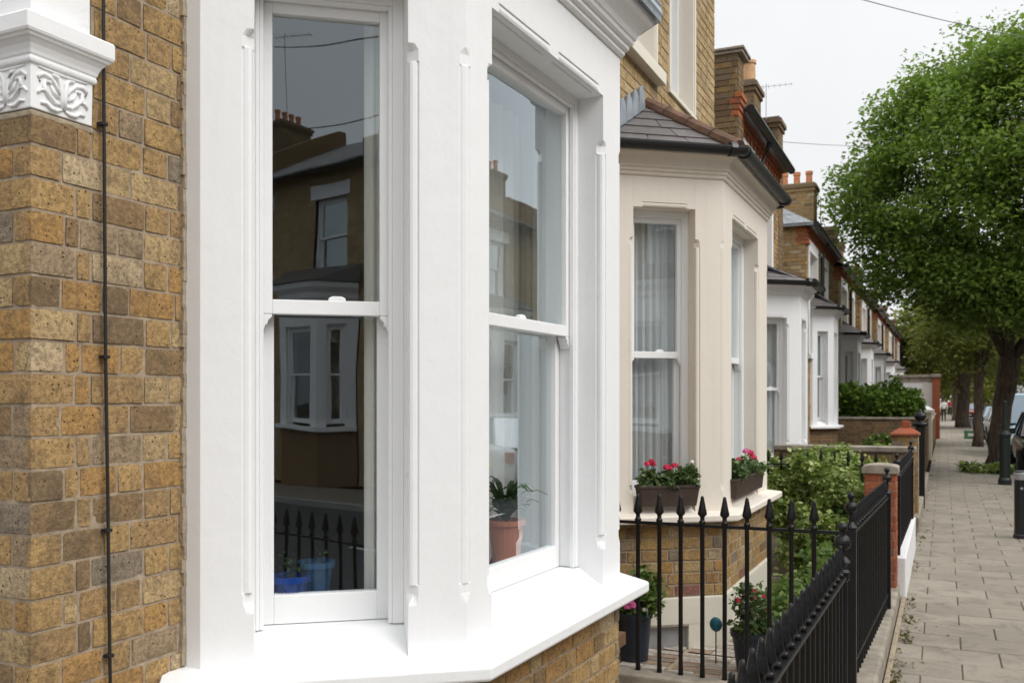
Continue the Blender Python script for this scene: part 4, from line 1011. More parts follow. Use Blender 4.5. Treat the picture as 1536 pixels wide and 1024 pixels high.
for px in (925, 957, 989, 1021, 1053.5, 1087, 1120.5, 1154, 1187, 1221):
    s = fsd.s_at(px); p = fsd.p(s, 0, 0); put('picket', me, sr, p[0], p[1])
mb = MB(); mb.box(-1.95, -.36, 5.06, 5.235, G-.1, -1.545); tag(mb.build('path_kerb', 'concrete', None, .012), kind='structure')
railing('black spear railing on a stone kerb between gate post and red brick pier', (-.445, 5.22), (-.375, 7.30), -1.50, -.70, .105, posts=[('s', 0.0, True), ('s', 2.06, True)], zlow=-1.40)
mb = MB(); mb.box(-.52, -.325, 5.30, 8.1, G-.1, -1.505); tag(mb.build('stone_kerb', 'concrete', None, .02), 'rough grey stone kerb under the black railing by the pavement', 'kerb')
mb = MB(); mb.box(-.318, -.285, 4.9, 8.4, G-.1, G+.03); tag(mb.build('edging_strip', 'grit', None, .006), kind='structure')
pr_ = thing('brick_pier', 'red brick gate pier with rounded grey stone cap', 'pier', (-.46, 8.22, G))
px0, px1, py0, py1 = -.585, -.352, 8.10, 8.34
for O, U, L in (((px0, py0), (1, 0), px1-px0), ((px1, py0), (0, 1), py1-py0), ((px0, py1), (0, -1), py1-py0)):
    bricks(Frame(O, U), L, -1.52, -.595, (), 'red_brick', 'red_mortar', pr_, 'shaft', ls=.2, lh=.105, detail=1, seed=int(L*1000), rows=[[.215], [.11, .11]], jit=.0006, c=.066, j=.008)
mb = MB(); mb.box(px0+.01, px1-.01, py0+.01, py1-.01, -1.52, -.596); mb.build('core', 'red_mortar', pr_)
mb = MB(); mb.box(px0-.02, px1+.02, py0-.02, py1+.02, G-.1, -1.52); mb.build('footing', 'concrete', pr_, .01)
mb = MB(); n = 8
poly = [(px0-.025, -.594), (px1+.02, -.594), (px1+.02, -.545)] + [((px0+px1)/2 + (px1-px0+.045)/2*math.cos(math.pi*k/n), -.545 + .026*math.sin(math.pi*k/n)) for k in range(1, n)] + [(px0-.025, -.545)]
mb.prism(poly, lambda p: (p[0], py0-.025, p[1]), lambda p: (p[0], py1+.02, p[1])); mb.build('cap', 'stone_grey', pr_, .008)
railing('black spear railing standing on white painted plinth beyond the brick pier', (-.36, 8.45), (-.33, 11.2), -1.30, -.66, .11, posts=[('s', .04, True), ('s', 2.7, True)])
mb = MB(); mb.box(-.45, -.285, 8.36, 11.3, G-.1, -1.30); tag(mb.build('plinth_wall', 'white_paint', None, .01), 'low white painted plinth wall under the railing past the brick pier', 'wall')
railing('thin black side railing half hidden behind the variegated shrub', (-1.75, 8.72), (-.50, 8.78), -1.46, -.58, .115)
mb = MB(); mb.box(-1.9, -.46, 8.62, 8.84, G-.1, -1.462); tag(mb.build('dividing_kerb', 'concrete', None, .015), 'low concrete kerb dividing the beige house garden from the next', 'kerb')
# boundary walls further on
wt_ = thing('garden_wall', 'low garden wall with pale stone coping past the shrub', 'wall', (-1.2, 12.45, G))
bricks(Frame((-2.0, 12.4), (1, 0)), 1.66, G, -.64, (), 'stock_brick_dark', 'mortar', wt_, 'wall', detail=0, seed=5, ls=.2)
bricks(Frame((-.34, 12.4), (0, 1)), .25, G, -.64, (), 'stock_brick', 'mortar', wt_, 'wall', detail=0, seed=6, ls=.2)
mb = MB(); mb.box(-2.0, -.345, 12.42, 12.64, G, -.64); mb.build('core', 'mortar', wt_)
mb = MB(); mb.box(-2.0, -.31, 12.36, 12.68, -.64, -.575); mb.build('coping', 'concrete', wt_, .012)
gp = thing('gate_pier', 'short orange red brick pier with sloped top beside black gate post', 'pier', (-.45, 13.3, G))
bricks(Frame((-.62, 13.1), (1, 0)), .32, G, -.46, (), 'stock_brick', 'mortar', gp, 'shaft', detail=1, seed=8, ls=.15, lh=.15)
mb = MB(); mb.box(-.61, -.30, 13.11, 13.42, G, -.46); mb.build('core', 'stone_grey', gp)
mb = MB(); mb.loft([[(-.64, 13.06, -.46), (-.28, 13.06, -.46), (-.28, 13.45, -.46), (-.64, 13.45, -.46)], [(-.64, 13.06, -.43), (-.28, 13.06, -.43), (-.28, 13.45, -.43), (-.64, 13.45, -.43)], [(-.53, 13.2, -.36), (-.39, 13.2, -.36), (-.39, 13.33, -.36), (-.53, 13.33, -.36)]]); mb.build('cap', 'red_brick', gp, .006)
mb = MB(); mb.box(-.50, -.40, 13.2, 13.33, -.362, -.27); mb.build('finial_block', 'red_brick', gp, .01)
gt = thing('gate_post', 'black cast iron gate post with ball finial by the pavement', 'post', (-.33, 15.6, G))
mb = MB(); mb.box(-.395, -.265, 15.53, 15.67, G, -.40); mb.build('shaft', 'black_iron', gt, .01)
mb = MB(); mb.lathe([(.10, -.40), (.12, -.38), (.12, -.35), (.06, -.33), (.05, -.31), (.085, -.27), (.09, -.24), (.07, -.20), (.03, -.18), (.03, -.165), (.012, -.13)], (-.33, 15.6, 0), 14); mb.build('finial', 'black_iron', gt, smooth=True)
mb = MB(); mb.tube([(-.36, 15.55, -.52), (-.48, 15.5, -.50), (-.54, 15.5, -.56), (-.48, 15.5, -.60)], .022, 8); mb.build('hinge', 'black_iron', gt)
railing('black railing panel running on from the ball topped gate post', (-.34, 15.75), (-.36, 20.6), -1.45, -.62, .13)
mb = MB(); mb.box(-.44, -.28, 12.7, 20.8, G-.1, -1.46); tag(mb.build('pavement_kerb', 'stone_grey', None, .015), 'grey stone kerb under the farther black railing', 'kerb')
hwl = thing('garden_wall', 'brown brick wall under the clipped green hedge', 'wall', (-1.3, 21, G))
bricks(Frame((-2.5, 20.9), (1, 0)), 2.12, G, -.40, (), 'brown_brick', 'mortar', hwl, 'wall', detail=0, seed=9, ls=.2)
bricks(Frame((-.38, 20.9), (0, 1)), 7.0, G, -.46, (), 'brown_brick', 'mortar', hwl, 'wall', detail=0, seed=10, ls=.2)
mb = MB(); mb.box(-2.5, -.385, 20.92, 21.15, G, -.40); mb.box(-.60, -.385, 21.15, 27.9, G, -.46); mb.build('core', 'mortar', hwl)
mb = MB(); mb.box(-2.5, -.35, 20.86, 21.2, -.40, -.35); mb.build('coping', 'stone_grey', hwl, .01)
cp_ = thing('gate_pier', 'slim pale pier with white cap beyond the hedge', 'pier', (-.42, 28.2, G))
mb = MB(); mb.box(-.54, -.30, 28.1, 28.34, G, -.34); mb.build('shaft', 'cream_paint', cp_, .01)
mb = MB(); mb.box(-.60, -.24, 28.04, 28.40, -.34, -.26); mb.loft([[(-.58, 28.06, -.26), (-.26, 28.06, -.26), (-.26, 28.38, -.26), (-.58, 28.38, -.26)], [(-.44, 28.2, -.16), (-.40, 28.2, -.16), (-.40, 28.24, -.16), (-.44, 28.24, -.16)]]); mb.build('cap', 'white_paint', cp_, .008)
fw_ = thing('garden_wall', 'long low brown garden wall leading to the white garage', 'wall', (-.45, 36, G))
mb = MB(); mb.box(-.56, -.34, 28.5, 43.7, G, -.60); mb.build('wall', 'brown_brick', fw_); mb = MB(); mb.box(-.60, -.30, 28.5, 43.7, -.60, -.54); mb.build('coping', 'concrete', fw_, .01)
# ================================================================== POTS AND PLANTS
def flower(parent, c, r, mat, seed, n=70, base=None, name='flower_head'):
    g = np.random.default_rng(seed); d = g.normal(0, 1, (n, 3)); d[:, 2] = np.abs(d[:, 2])*.8 - .25; d /= np.linalg.norm(d, axis=1)[:, None]
    P = np.asarray(c) + d*r*g.uniform(.65, 1, n)[:, None]; S = np.cross(d, g.normal(0, 1, (n, 3))); S /= np.linalg.norm(S, axis=1)[:, None]; Tn = np.cross(d, S); l = r*.42
    V = np.stack([P - S*l, P + Tn*l + d*l*.25, P + S*l, P - Tn*l + d*l*.25], 1).reshape(-1, 3)
    o = npmesh(name, V, np.arange(n*4).reshape(n, 4), mat, parent)
    if base is not None:
        mb = MB(); mb.tube([base, Vector(base).lerp(Vector(c), .6) + Vector((.004, .004, .01)), c], .0022, 5); mb.build('stem', 'geranium_leaf', parent)
    return o
def potted(label, x, y, z, r0, r1, h, mat, lm, n, ls, spread, up, seed, flowers=(), sig=.02, name='potted_plant', cat='plant pot', lean=(0, 0)):
    t = thing(name, label, cat, (x, y, z)); mb = MB()
    mb.lathe([(r0, 0), (r1*.97, h-.035), (r1*1.06, h-.033), (r1*1.09, h), (r1*1.0, h), (r1*.96, h-.03), (.002, h-.031)], (x, y, z), 28); mb.build('pot', mat, t)
    mb = MB(); mb.lathe([(r1*.95, h-.028), (.002, h-.018)], (x, y, z), 18); mb.build('soil', 'soil', t)
    cs = np.concatenate([blob((x+lean[0], y+lean[1], z+h+up*.42), (spread, spread, up*.55), 34, seed, .6), blob((x, y, z+h), (r1*.9, r1*.9, .03), 14, seed+1)])
    leaves('foliage', lm, cs, n, sig, ls, t, seed, .35, .34)
    for k, (fx, fy, fz, fr, fm) in enumerate(flowers): flower(t, (x+fx, y+fy, z+fz), fr, fm, seed*7+k, base=(x+fx*.5, y+fy*.5, z+h))
    return t
potted('navy blue pot with pink flower standing beside the white bay sill', -1.69, 5.40, GB, .082, .105, .29, 'navy_plastic', 'garden_leaf', 900, .045, .115, .26, 11,
       [(-.01, -.09, .335, .026, 'pink_petal'), (.02, -.09, .34, .022, 'pink_petal'), (.005, -.095, .36, .022, 'pink_petal'), (.085, -.06, .315, .016, 'white_petal')], lean=(.05, .05))
potted('dark pot of bushy leaves and red flowers in front of the beige plinth', -1.01, 5.44, GB, .075, .105, .235, 'navy_plastic', 'geranium_leaf', 1300, .034, .125, .26, 17,
       [(-.06, -.06, .41, .018, 'red_petal'), (.04, -.06, .43, .016, 'red_petal'), (.08, -.03, .44, .014, 'red_petal'), (.02, .0, .46, .016, 'red_petal'), (.11, -.05, .37, .014, 'red_petal'), (-.02, -.1, .36, .012, 'white_petal')])
potted('bright blue pot of yellow flowers just behind the square gate post', -.565, 5.86, GB, .06, .085, .17, 'teal_paint', 'garden_leaf', 420, .035, .08, .16, 23,
       [(.0, -.06, .21, .02, 'yellow_petal'), (.04, -.05, .22, .02, 'yellow_petal'), (-.03, -.06, .235, .018, 'yellow_petal'), (.02, -.06, .245, .018, 'yellow_petal'), (.05, -.04, .25, .016, 'yellow_petal')])
ob = MB(); p = (-1.225, 5.52); n = 7
ob.tube([(p[0], p[1], GB), (p[0], p[1], -1.35)], .004, 6)
od = thing('garden_ornament', 'small teal glass disc on a thin stake before the beige plinth', 'ornament', (p[0], p[1], GB)); ob.build('stake', 'black_iron', od)
ob = MB(); ob.loft([[(p[0]+r*math.cos(a), p[1]+dy, -1.325+r*1.15*math.sin(a)) for a in [k*math.pi/7 for k in range(14)]] for r, dy in ((.006, -.018), (.026, -.013), (.038, 0), (.026, .013), (.006, .017))]); ob.build('disc', 'teal_paint', od, smooth=True)
def trough(label, fr, s0, s1, d0, d1, z, h, seed, heads, bushes):
    c = fr.p((s0+s1)/2, (d0+d1)/2, z); t = thing('window_box', label, 'window box', c); mb = MB(); i = .016
    rings = [[fr.p(s0+i, d0+i*.6, z), fr.p(s1-i, d0+i*.6, z), fr.p(s1-i, d1-i*.6, z), fr.p(s0+i, d1-i*.6, z)], [fr.p(s0, d0, z+h-.018), fr.p(s1, d0, z+h-.018), fr.p(s1, d1, z+h-.018), fr.p(s0, d1, z+h-.018)],
             [fr.p(s0-.005, d0-.005, z+h-.016), fr.p(s1+.005, d0-.005, z+h-.016), fr.p(s1+.005, d1+.005, z+h-.016), fr.p(s0-.005, d1+.005, z+h-.016)], [fr.p(s0-.005, d0-.005, z+h), fr.p(s1+.005, d0-.005, z+h), fr.p(s1+.005, d1+.005, z+h), fr.p(s0-.005, d1+.005, z+h)],
             [fr.p(s0+.006, d0+.006, z+h), fr.p(s1-.006, d0+.006, z+h), fr.p(s1-.006, d1-.006, z+h), fr.p(s0+.006, d1-.006, z+h)], [fr.p(s0+.008, d0+.008, z+h-.02), fr.p(s1-.008, d0+.008, z+h-.02), fr.p(s1-.008, d1-.008, z+h-.02), fr.p(s0+.008, d1-.008, z+h-.02)]]
    mb.loft(rings); mb.build('trough', 'brown_box', t, .003)
    cs = np.concatenate([blob(fr.p(s, (d0+d1)/2, z+h+uz), (rs, .05, rz), 16, seed+k) for k, (s, uz, rs, rz) in enumerate(bushes)])
    leaves('foliage', 'geranium_leaf', cs, 1500, .014, .030, t, seed, .4, .40)
    for k, (s, dz, r, m_) in enumerate(heads): flower(t, fr.p(s, (d0+d1)/2-.02+.01*(k % 3), z+dz), r, m_, seed*5+k, base=fr.p(s, (d0+d1)/2, z+h))
    return t
a, b = g0.s_at(959, -.03), g0.s_at(1047, -.03); w = b-a
trough('brown window box of red geraniums under the net curtained window', g0, a, b, -.055, .045, -.660, .13, 31,
       [(a+w*.14, .262, .020, 'red_petal'), (a+w*.22, .275, .019, 'red_petal'), (a+w*.26, .262, .018, 'red_petal'), (a+w*.47, .238, .022, 'red_petal'), (a+w*.53, .235, .019, 'red_petal'), (a+w*.63, .246, .021, 'red_petal'), (a+w*.9, .27, .014, 'white_petal')],
       [(a+w*.15, .03, .05, .05), (a+w*.3, .035, .05, .05), (a+w*.52, .03, .045, .05), (a+w*.72, .035, .06, .05), (a+w*.9, .045, .045, .065)])
a, b = g1.s_at(1100, -.02), g1.s_at(1141, -.02); w = b-a
trough('brown window box of crimson geraniums on the street side sill', g1, a, b, -.045, .055, -.648, .13, 37,
       [(a+w*.45, .29, .022, 'pink_petal'), (a+w*.68, .265, .024, 'red_petal'), (a+w*.82, .225, .028, 'red_petal'), (a+w*.2, .25, .016, 'red_petal')],
       [(a+w*.15, .04, .1, .055), (a+w*.4, .05, .12, .07), (a+w*.7, .035, .12, .05), (a+w*.9, .03, .09, .05)])
def shrub(label, spec, mat, n, ls, seed, stemz, name='shrub', sig=.05, group=None):
    cs = np.concatenate([blob(c, r, k, seed+i, .65) for i, (c, r, k) in enumerate(spec)]); c0 = spec[0][0]
    t = thing(name, label, 'shrub', (c0[0], c0[1], stemz), group)
    leaves('foliage', mat, cs, n, sig, ls, t, seed, .45, .42)
    mb = MB(); rn = random.Random(seed)
    for k in range(9):
        e = cs[rn.randrange(len(cs))]; b = Vector((c0[0]+rn.uniform(-.08, .08), c0[1]+rn.uniform(-.08, .08), stemz)); q = Vector(e)
        mb.tube([b, b.lerp(q, .5) + Vector((rn.uniform(-.05, .05), rn.uniform(-.05, .05), .05)), q], [.012, .008, .003], 5)
    mb.build('stem', 'bark', t); return t
shrub('big pale green variegated shrub behind the railings', [((-1.05, 8.75, -.90), (.46, .46, .42), 70), ((-.78, 8.55, -.95), (.24, .4, .36), 36), ((-1.35, 8.9, -.84), (.32, .4, .30), 34), ((-.95, 9.9, -.72), (.42, .5, .26), 34), ((-.95, 8.1, -1.2), (.3, .3, .25), 26)], 'shrub_leaf', 26000, .046, 5, G)
shrub('low leafy green plant growing along the garden edge below the shrub', [((-.78, 7.6, -1.32), (.2, .5, .2), 30), ((-.98, 6.8, -1.42), (.14, .35, .14), 24)], 'garden_leaf', 2200, .06, 7, GB)
shrub('small bright leafy clump behind the pot of red flowers', [((-.86, 5.95, -1.38), (.14, .2, .19), 26), ((-.70, 6.3, -1.40), (.12, .2, .17), 20)], 'garden_leaf', 1300, .05, 9, GB)
shrub('dark twiggy bush filling the corner by the red brick pier', [((-.72, 8.25, -1.2), (.12, .2, .25), 26)], 'garden_leaf', 900, .05, 15, G)
shrub('clipped dark green hedge growing above the brown brick wall', [((-1.9, 21.55, -.02), (.55, .5, .34), 60), ((-1.3, 21.5, .0), (.55, .5, .34), 60), ((-.80, 21.5, -.06), (.36, .45, .31), 46), ((-2.2, 21.3, .05), (.3, .4, .3), 26), ((-.98, 21.4, .22), (.06, .06, .28), 6)], 'hedge_leaf', 17000, .08, 19, -.5, 'hedge', .07)
shrub('weedy green growth in the front garden before the hedge wall', [((-1.1, 20.3, -1.0), (.4, .3, .3), 22)], 'garden_leaf', 900, .09, 25, G)
shrub('pale leaved young shrub behind the low coped wall', [((-.62, 14.6, -.75), (.2, .4, .18), 20)], 'shrub_leaf', 600, .09, 27, G)
# weeds in the cracks
rn = random.Random(6); cs = []
for k in range(80):
    y = rn.choice([rn.uniform(5.6, 8.5), rn.uniform(8, 30)]); cs.append((-.275+rn.uniform(-.015, .05), y, G+.012))
cs += [(-.25, 6.95, G+.03), (-.22, 6.9, G+.03), (-.24, 7.0, G+.05), (-.235, 7.4, G+.03), (-.22, 7.5, G+.02)]*3
tag(leaves('weeds', 'dry_leaf', cs, 420, .014, .032, None, 3, .6, .25), kind='stuff')
cs = [(1.0+rn.uniform(-.62, .35), 23.9+rn.uniform(-.5, .5), G+rn.uniform(.01, .15)) for k in range(60)]
tag(leaves('tree_pit_weeds', 'shrub_leaf', cs, 1300, .05, .11, None, 4, .5, .25), kind='stuff')
cs = [(rn.uniform(.6, 1.5), rn.uniform(15, 24), G+.006) for k in range(60)] + [(-.2+rn.gauss(0, .06), rn.uniform(4, 20), G+.006) for k in range(50)]
tag(leaves('leaf_litter', 'dry_leaf', cs, 220, (.10, .2, .001), .035, None, 9, 3, .35), kind='stuff')
# ================================================================== TREES
def limb(mb, a, b, r0, r1, rn, n=5, wob=.15):
    a, b = Vector(a), Vector(b); L = (b-a).length
    pts = [a.lerp(b, k/n) + (Vector((rn.gauss(0, 1), rn.gauss(0, 1), rn.gauss(0, .6)))*wob*L*.12 if 0 < k < n else Vector()) for k in range(n+1)]
    mb.tube(pts, [r0 + (r1-r0)*k/n for k in range(n+1)], 9); return pts
def tree(label, x, y, r, fork, cr, rad, lobes, mat, n, ls, seed, sig=.4, ncl=300, group=None):
    t = thing('street_tree', label, 'tree', (x, y, G), group); rn = random.Random(seed); mb = MB()
    f = Vector(fork); b = Vector((x, y, G))
    pts = [b + (f-b)*k/7 + Vector((rn.gauss(0, .03), rn.gauss(0, .03), 0)) for k in range(8)]; pts[0] = b - Vector((0, 0, .1))
    mb.tube(pts, [r*1.38, r*1.08, r*1.0, r*.97, r*.98, r*1.03, r*1.14, r*1.1], 14)
    cs = np.concatenate([blob(cr, rad, ncl, seed, .6)] + [blob(c, q, k, seed+3+i, .7) for i, (c, q, k) in enumerate(lobes)])
    ends = []
    for k in range(7):
        a = k*2*math.pi/7 + rn.uniform(-.3, .3); e = Vector(cr) + Vector((math.cos(a)*rad[0]*.55, math.sin(a)*rad[1]*.55, rad[2]*rn.uniform(-.25, .55)))
        p = limb(mb, f - Vector((0, 0, .15)), e, r*.5, r*.13, rn); ends.append(p)
        for q in range(4):
            s = p[rn.randrange(2, 6)]; e2 = Vector(cs[rn.randrange(len(cs))]); e2 = s.lerp(e2, .6) if (e2-s).length > rad[0] else e2; limb(mb, s, e2, r*.12, r*.03, rn, 4)
    mb.build('trunk', 'bark', t, smooth=True)
    leaves('crown', mat, cs, n, (sig, sig, sig*.7), ls, t, seed, .8, .30)
    return t
tree('large leafy green street tree with leaning brown trunk', 1.07, 24.6, .215, (1.37, 24.5, 1.0), (1.75, 23.2, 4.55), (3.8, 3.1, 3.3),
     [((-.75, 22.6, 3.3), (1.3, 1.3, 1.1), 46), ((-1.3, 22.8, 4.6), (1.1, 1.3, .95), 36), ((-.1, 22.8, 6.0), (1.4, 1.4, 1.1), 44), ((.95, 22.7, 6.9), (1.6, 1.5, 1.1), 44), ((.6, 22.4, 2.35), (1.3, 1.3, .65), 40), ((1.6, 22.0, 2.3), (1.6, 1.3, .75), 44), ((2.6, 22.6, 7.4), (1.7, 1.6, 1.1), 40)], 'tree_leaf', 115000, .12, 101, .27, 520)
tg = 'street trees along the pavement'
tree('slim trunked olive green street tree behind the large leaning one', 1.08, 37.2, .155, (1.15, 37.2, 1.3), (1.75, 37.8, 3.3), (2.4, 2.9, 2.4), [((.2, 37.4, 2.2), (1.2, 1.5, .8), 30)], 'olive_leaf', 20000, .15, 111, .3, 160, tg)
tree('third street tree with paired trunk shadowed under olive leaves', 1.05, 63, .36, (1.1, 63, 2.0), (1.0, 63, 4.2), (4.0, 4, 3.2), [((-1.6, 62, 3.2), (1.8, 1.8, 1.6), 30)], 'olive_leaf', 11000, .34, 121, .5, 150, tg)
tree('fourth street tree, small with the distance on the pavement side', 1.0, 84, .36, (1.0, 84, 2.6), (.6, 84, 4.6), (4.4, 4, 3.6), [], 'olive_leaf', 8000, .42, 131, .6, 140, tg)
tree('tree across the road beyond the parked cars', 7.0, 60, .3, (7, 60, 2.4), (7, 60, 5), (3.6, 3.6, 3.2), [], 'olive_leaf', 8000, .34, 141, .5, 130, tg)
tree('farther tree across the road near the end of the street', 7.0, 90, .3, (7, 90, 2.4), (7, 90, 5), (4.2, 3.6, 3.6), [], 'olive_leaf', 7000, .42, 151, .6, 130, tg)
cs = np.concatenate([blob((x, y, z), (6, 4, 4.2), 60, 200+k) for k, (x, y, z) in enumerate([(-9, 118, 1.6), (-3, 126, 2.2), (1.5, 140, 2.4), (6, 150, 2.6), (12, 150, 3)])])
tag(leaves('distant_woods', 'olive_leaf', cs, 16000, .8, .6, None, 77, .4, .4), kind='stuff')
# ================================================================== STREET FURNITURE
bo = thing('bollard', 'black bollard with a pale band near the pavement edge', 'bollard', (.84, 12.7, G))
BC = (.84, 12.7, G)
mb = MB(); mb.lathe([(.088, 0), (.088, .04), (.077, .05), (.075, .70)], BC, 20); mb.build('shaft', 'black_plastic', bo)
mb = MB(); mb.lathe([(.079, .701), (.082, .71), (.082, .775), (.078, .785)], BC, 20); mb.build('reflective_band', 'steel', bo)
mb = MB(); mb.lathe([(.078, .786), (.070, .80), (.045, .812), (.004, .818)], BC, 20); mb.build('cap', 'black_plastic', bo)
mb = MB(); mb.lathe([(.016, 0), (.016, .004), (.002, .006)], (0, 0, 0), 10); o = mb.build('badge', 'steel', bo); o.rotation_euler = (math.radians(90), 0, 0); o.location = Vector((.84, 12.622, G+.60)) - bo.location
lp = thing('iron_post', 'dark green cast iron post stub in front of the leaning tree trunk', 'post', (1.08, 20.6, G))
mb = MB(); mb.lathe([(.12, 0), (.12, .10), (.10, .14), (.096, .92), (.112, .95), (.112, .99), (.085, 1.02), (.07, 1.06)], (1.08, 20.6, G), 20); mb.build('base', 'green_iron', lp)
mb = MB(); mb.lathe([(.05, 1.05), (.038, 1.3), (.034, 1.58), (.042, 1.60), (.036, 1.63), (.01, 1.65)], (1.08, 20.6, G), 16); mb.build('shaft', 'green_iron', lp)
mb = MB(); mb.tube([(.96, 20.6, G+1.16), (1.20, 20.6, G+1.16)], .013, 8); mb.build('bar', 'green_iron', lp)
cr = thing('crate', 'green plastic crate on the pavement by the slim tree', 'crate', (1.05, 44.5, G))
mb = MB(); x, y = 1.05, 44.5
for k in range(4): mb.box(x-.24, x+.24, y-.16, y-.145, G+.02+k*.085, G+.085+k*.085); mb.box(x-.24, x+.24, y+.145, y+.16, G+.02+k*.085, G+.085+k*.085); mb.box(x-.24, x-.225, y-.145, y+.145, G+.02+k*.085, G+.085+k*.085); mb.box(x+.225, x+.24, y-.145, y+.145, G+.02+k*.085, G+.085+k*.085)
for sx in (-1, 1):
    for sy in (-1, 1): mb.box(x+sx*.235-.025, x+sx*.235+.025, y+sy*.155-.025, y+sy*.155+.025, G, G+.36)
mb.box(x-.22, x+.22, y-.14, y+.14, G+.01, G+.03); mb.build('slats', 'green_plastic', cr)
mb = MB(); mb.box(x-.12, x+.12, y-.172, y-.161, G+.12, G+.24); mb.build('panel', 'lamp_lens', cr)
def wire(label, a, b, sag, r=.006, mat='wire_grey'):
    a, b = Vector(a), Vector(b); mb = MB(); mb.tube([a.lerp(b, k/16) - Vector((0, 0, sag*4*(k/16)*(1-k/16))) for k in range(17)], r, 6)
    return tag(mb.build('overhead_wire', mat), label, 'wire')
wire('thin dark overhead wire slanting across the white sky towards the big tree', (-1.9, 8.45, 4.02), (2.2, 23.8, 7.95), .10, .006)
wire('faint thin wire low in the sky between orange eaves and the tree', (-2.46, 15.4, 4.16), (-1.5, 22.8, 5.80), .02, .005)
tp_ = thing('telegraph_pole', 'wooden telegraph pole on the far pavement carrying two wires', 'telegraph pole', (6.8, -5.2, G))
mb = MB(); mb.lathe([(.13, 0), (.12, 2), (.10, 7.4), (.09, 7.6), (.01, 7.65)], (6.8, -5.2, G), 12); mb.build('shaft', 'bark', tp_); mb = MB(); mb.box(6.72, 6.88, -5.8, -4.6, 5.55, 5.65); mb.build('crossarm', 'bark', tp_)
wire('upper dark telephone wire reflected in the near sash window', (6.8, -5.3, 5.65), (11.5, -15.4, 9.15), .1, .012, 'wire_rubber')
wire('lower dark telephone wire reflected in the near sash window', (6.8, -5.3, 4.7), (10.6, -12.9, 6.3), .1, .012, 'wire_rubber')
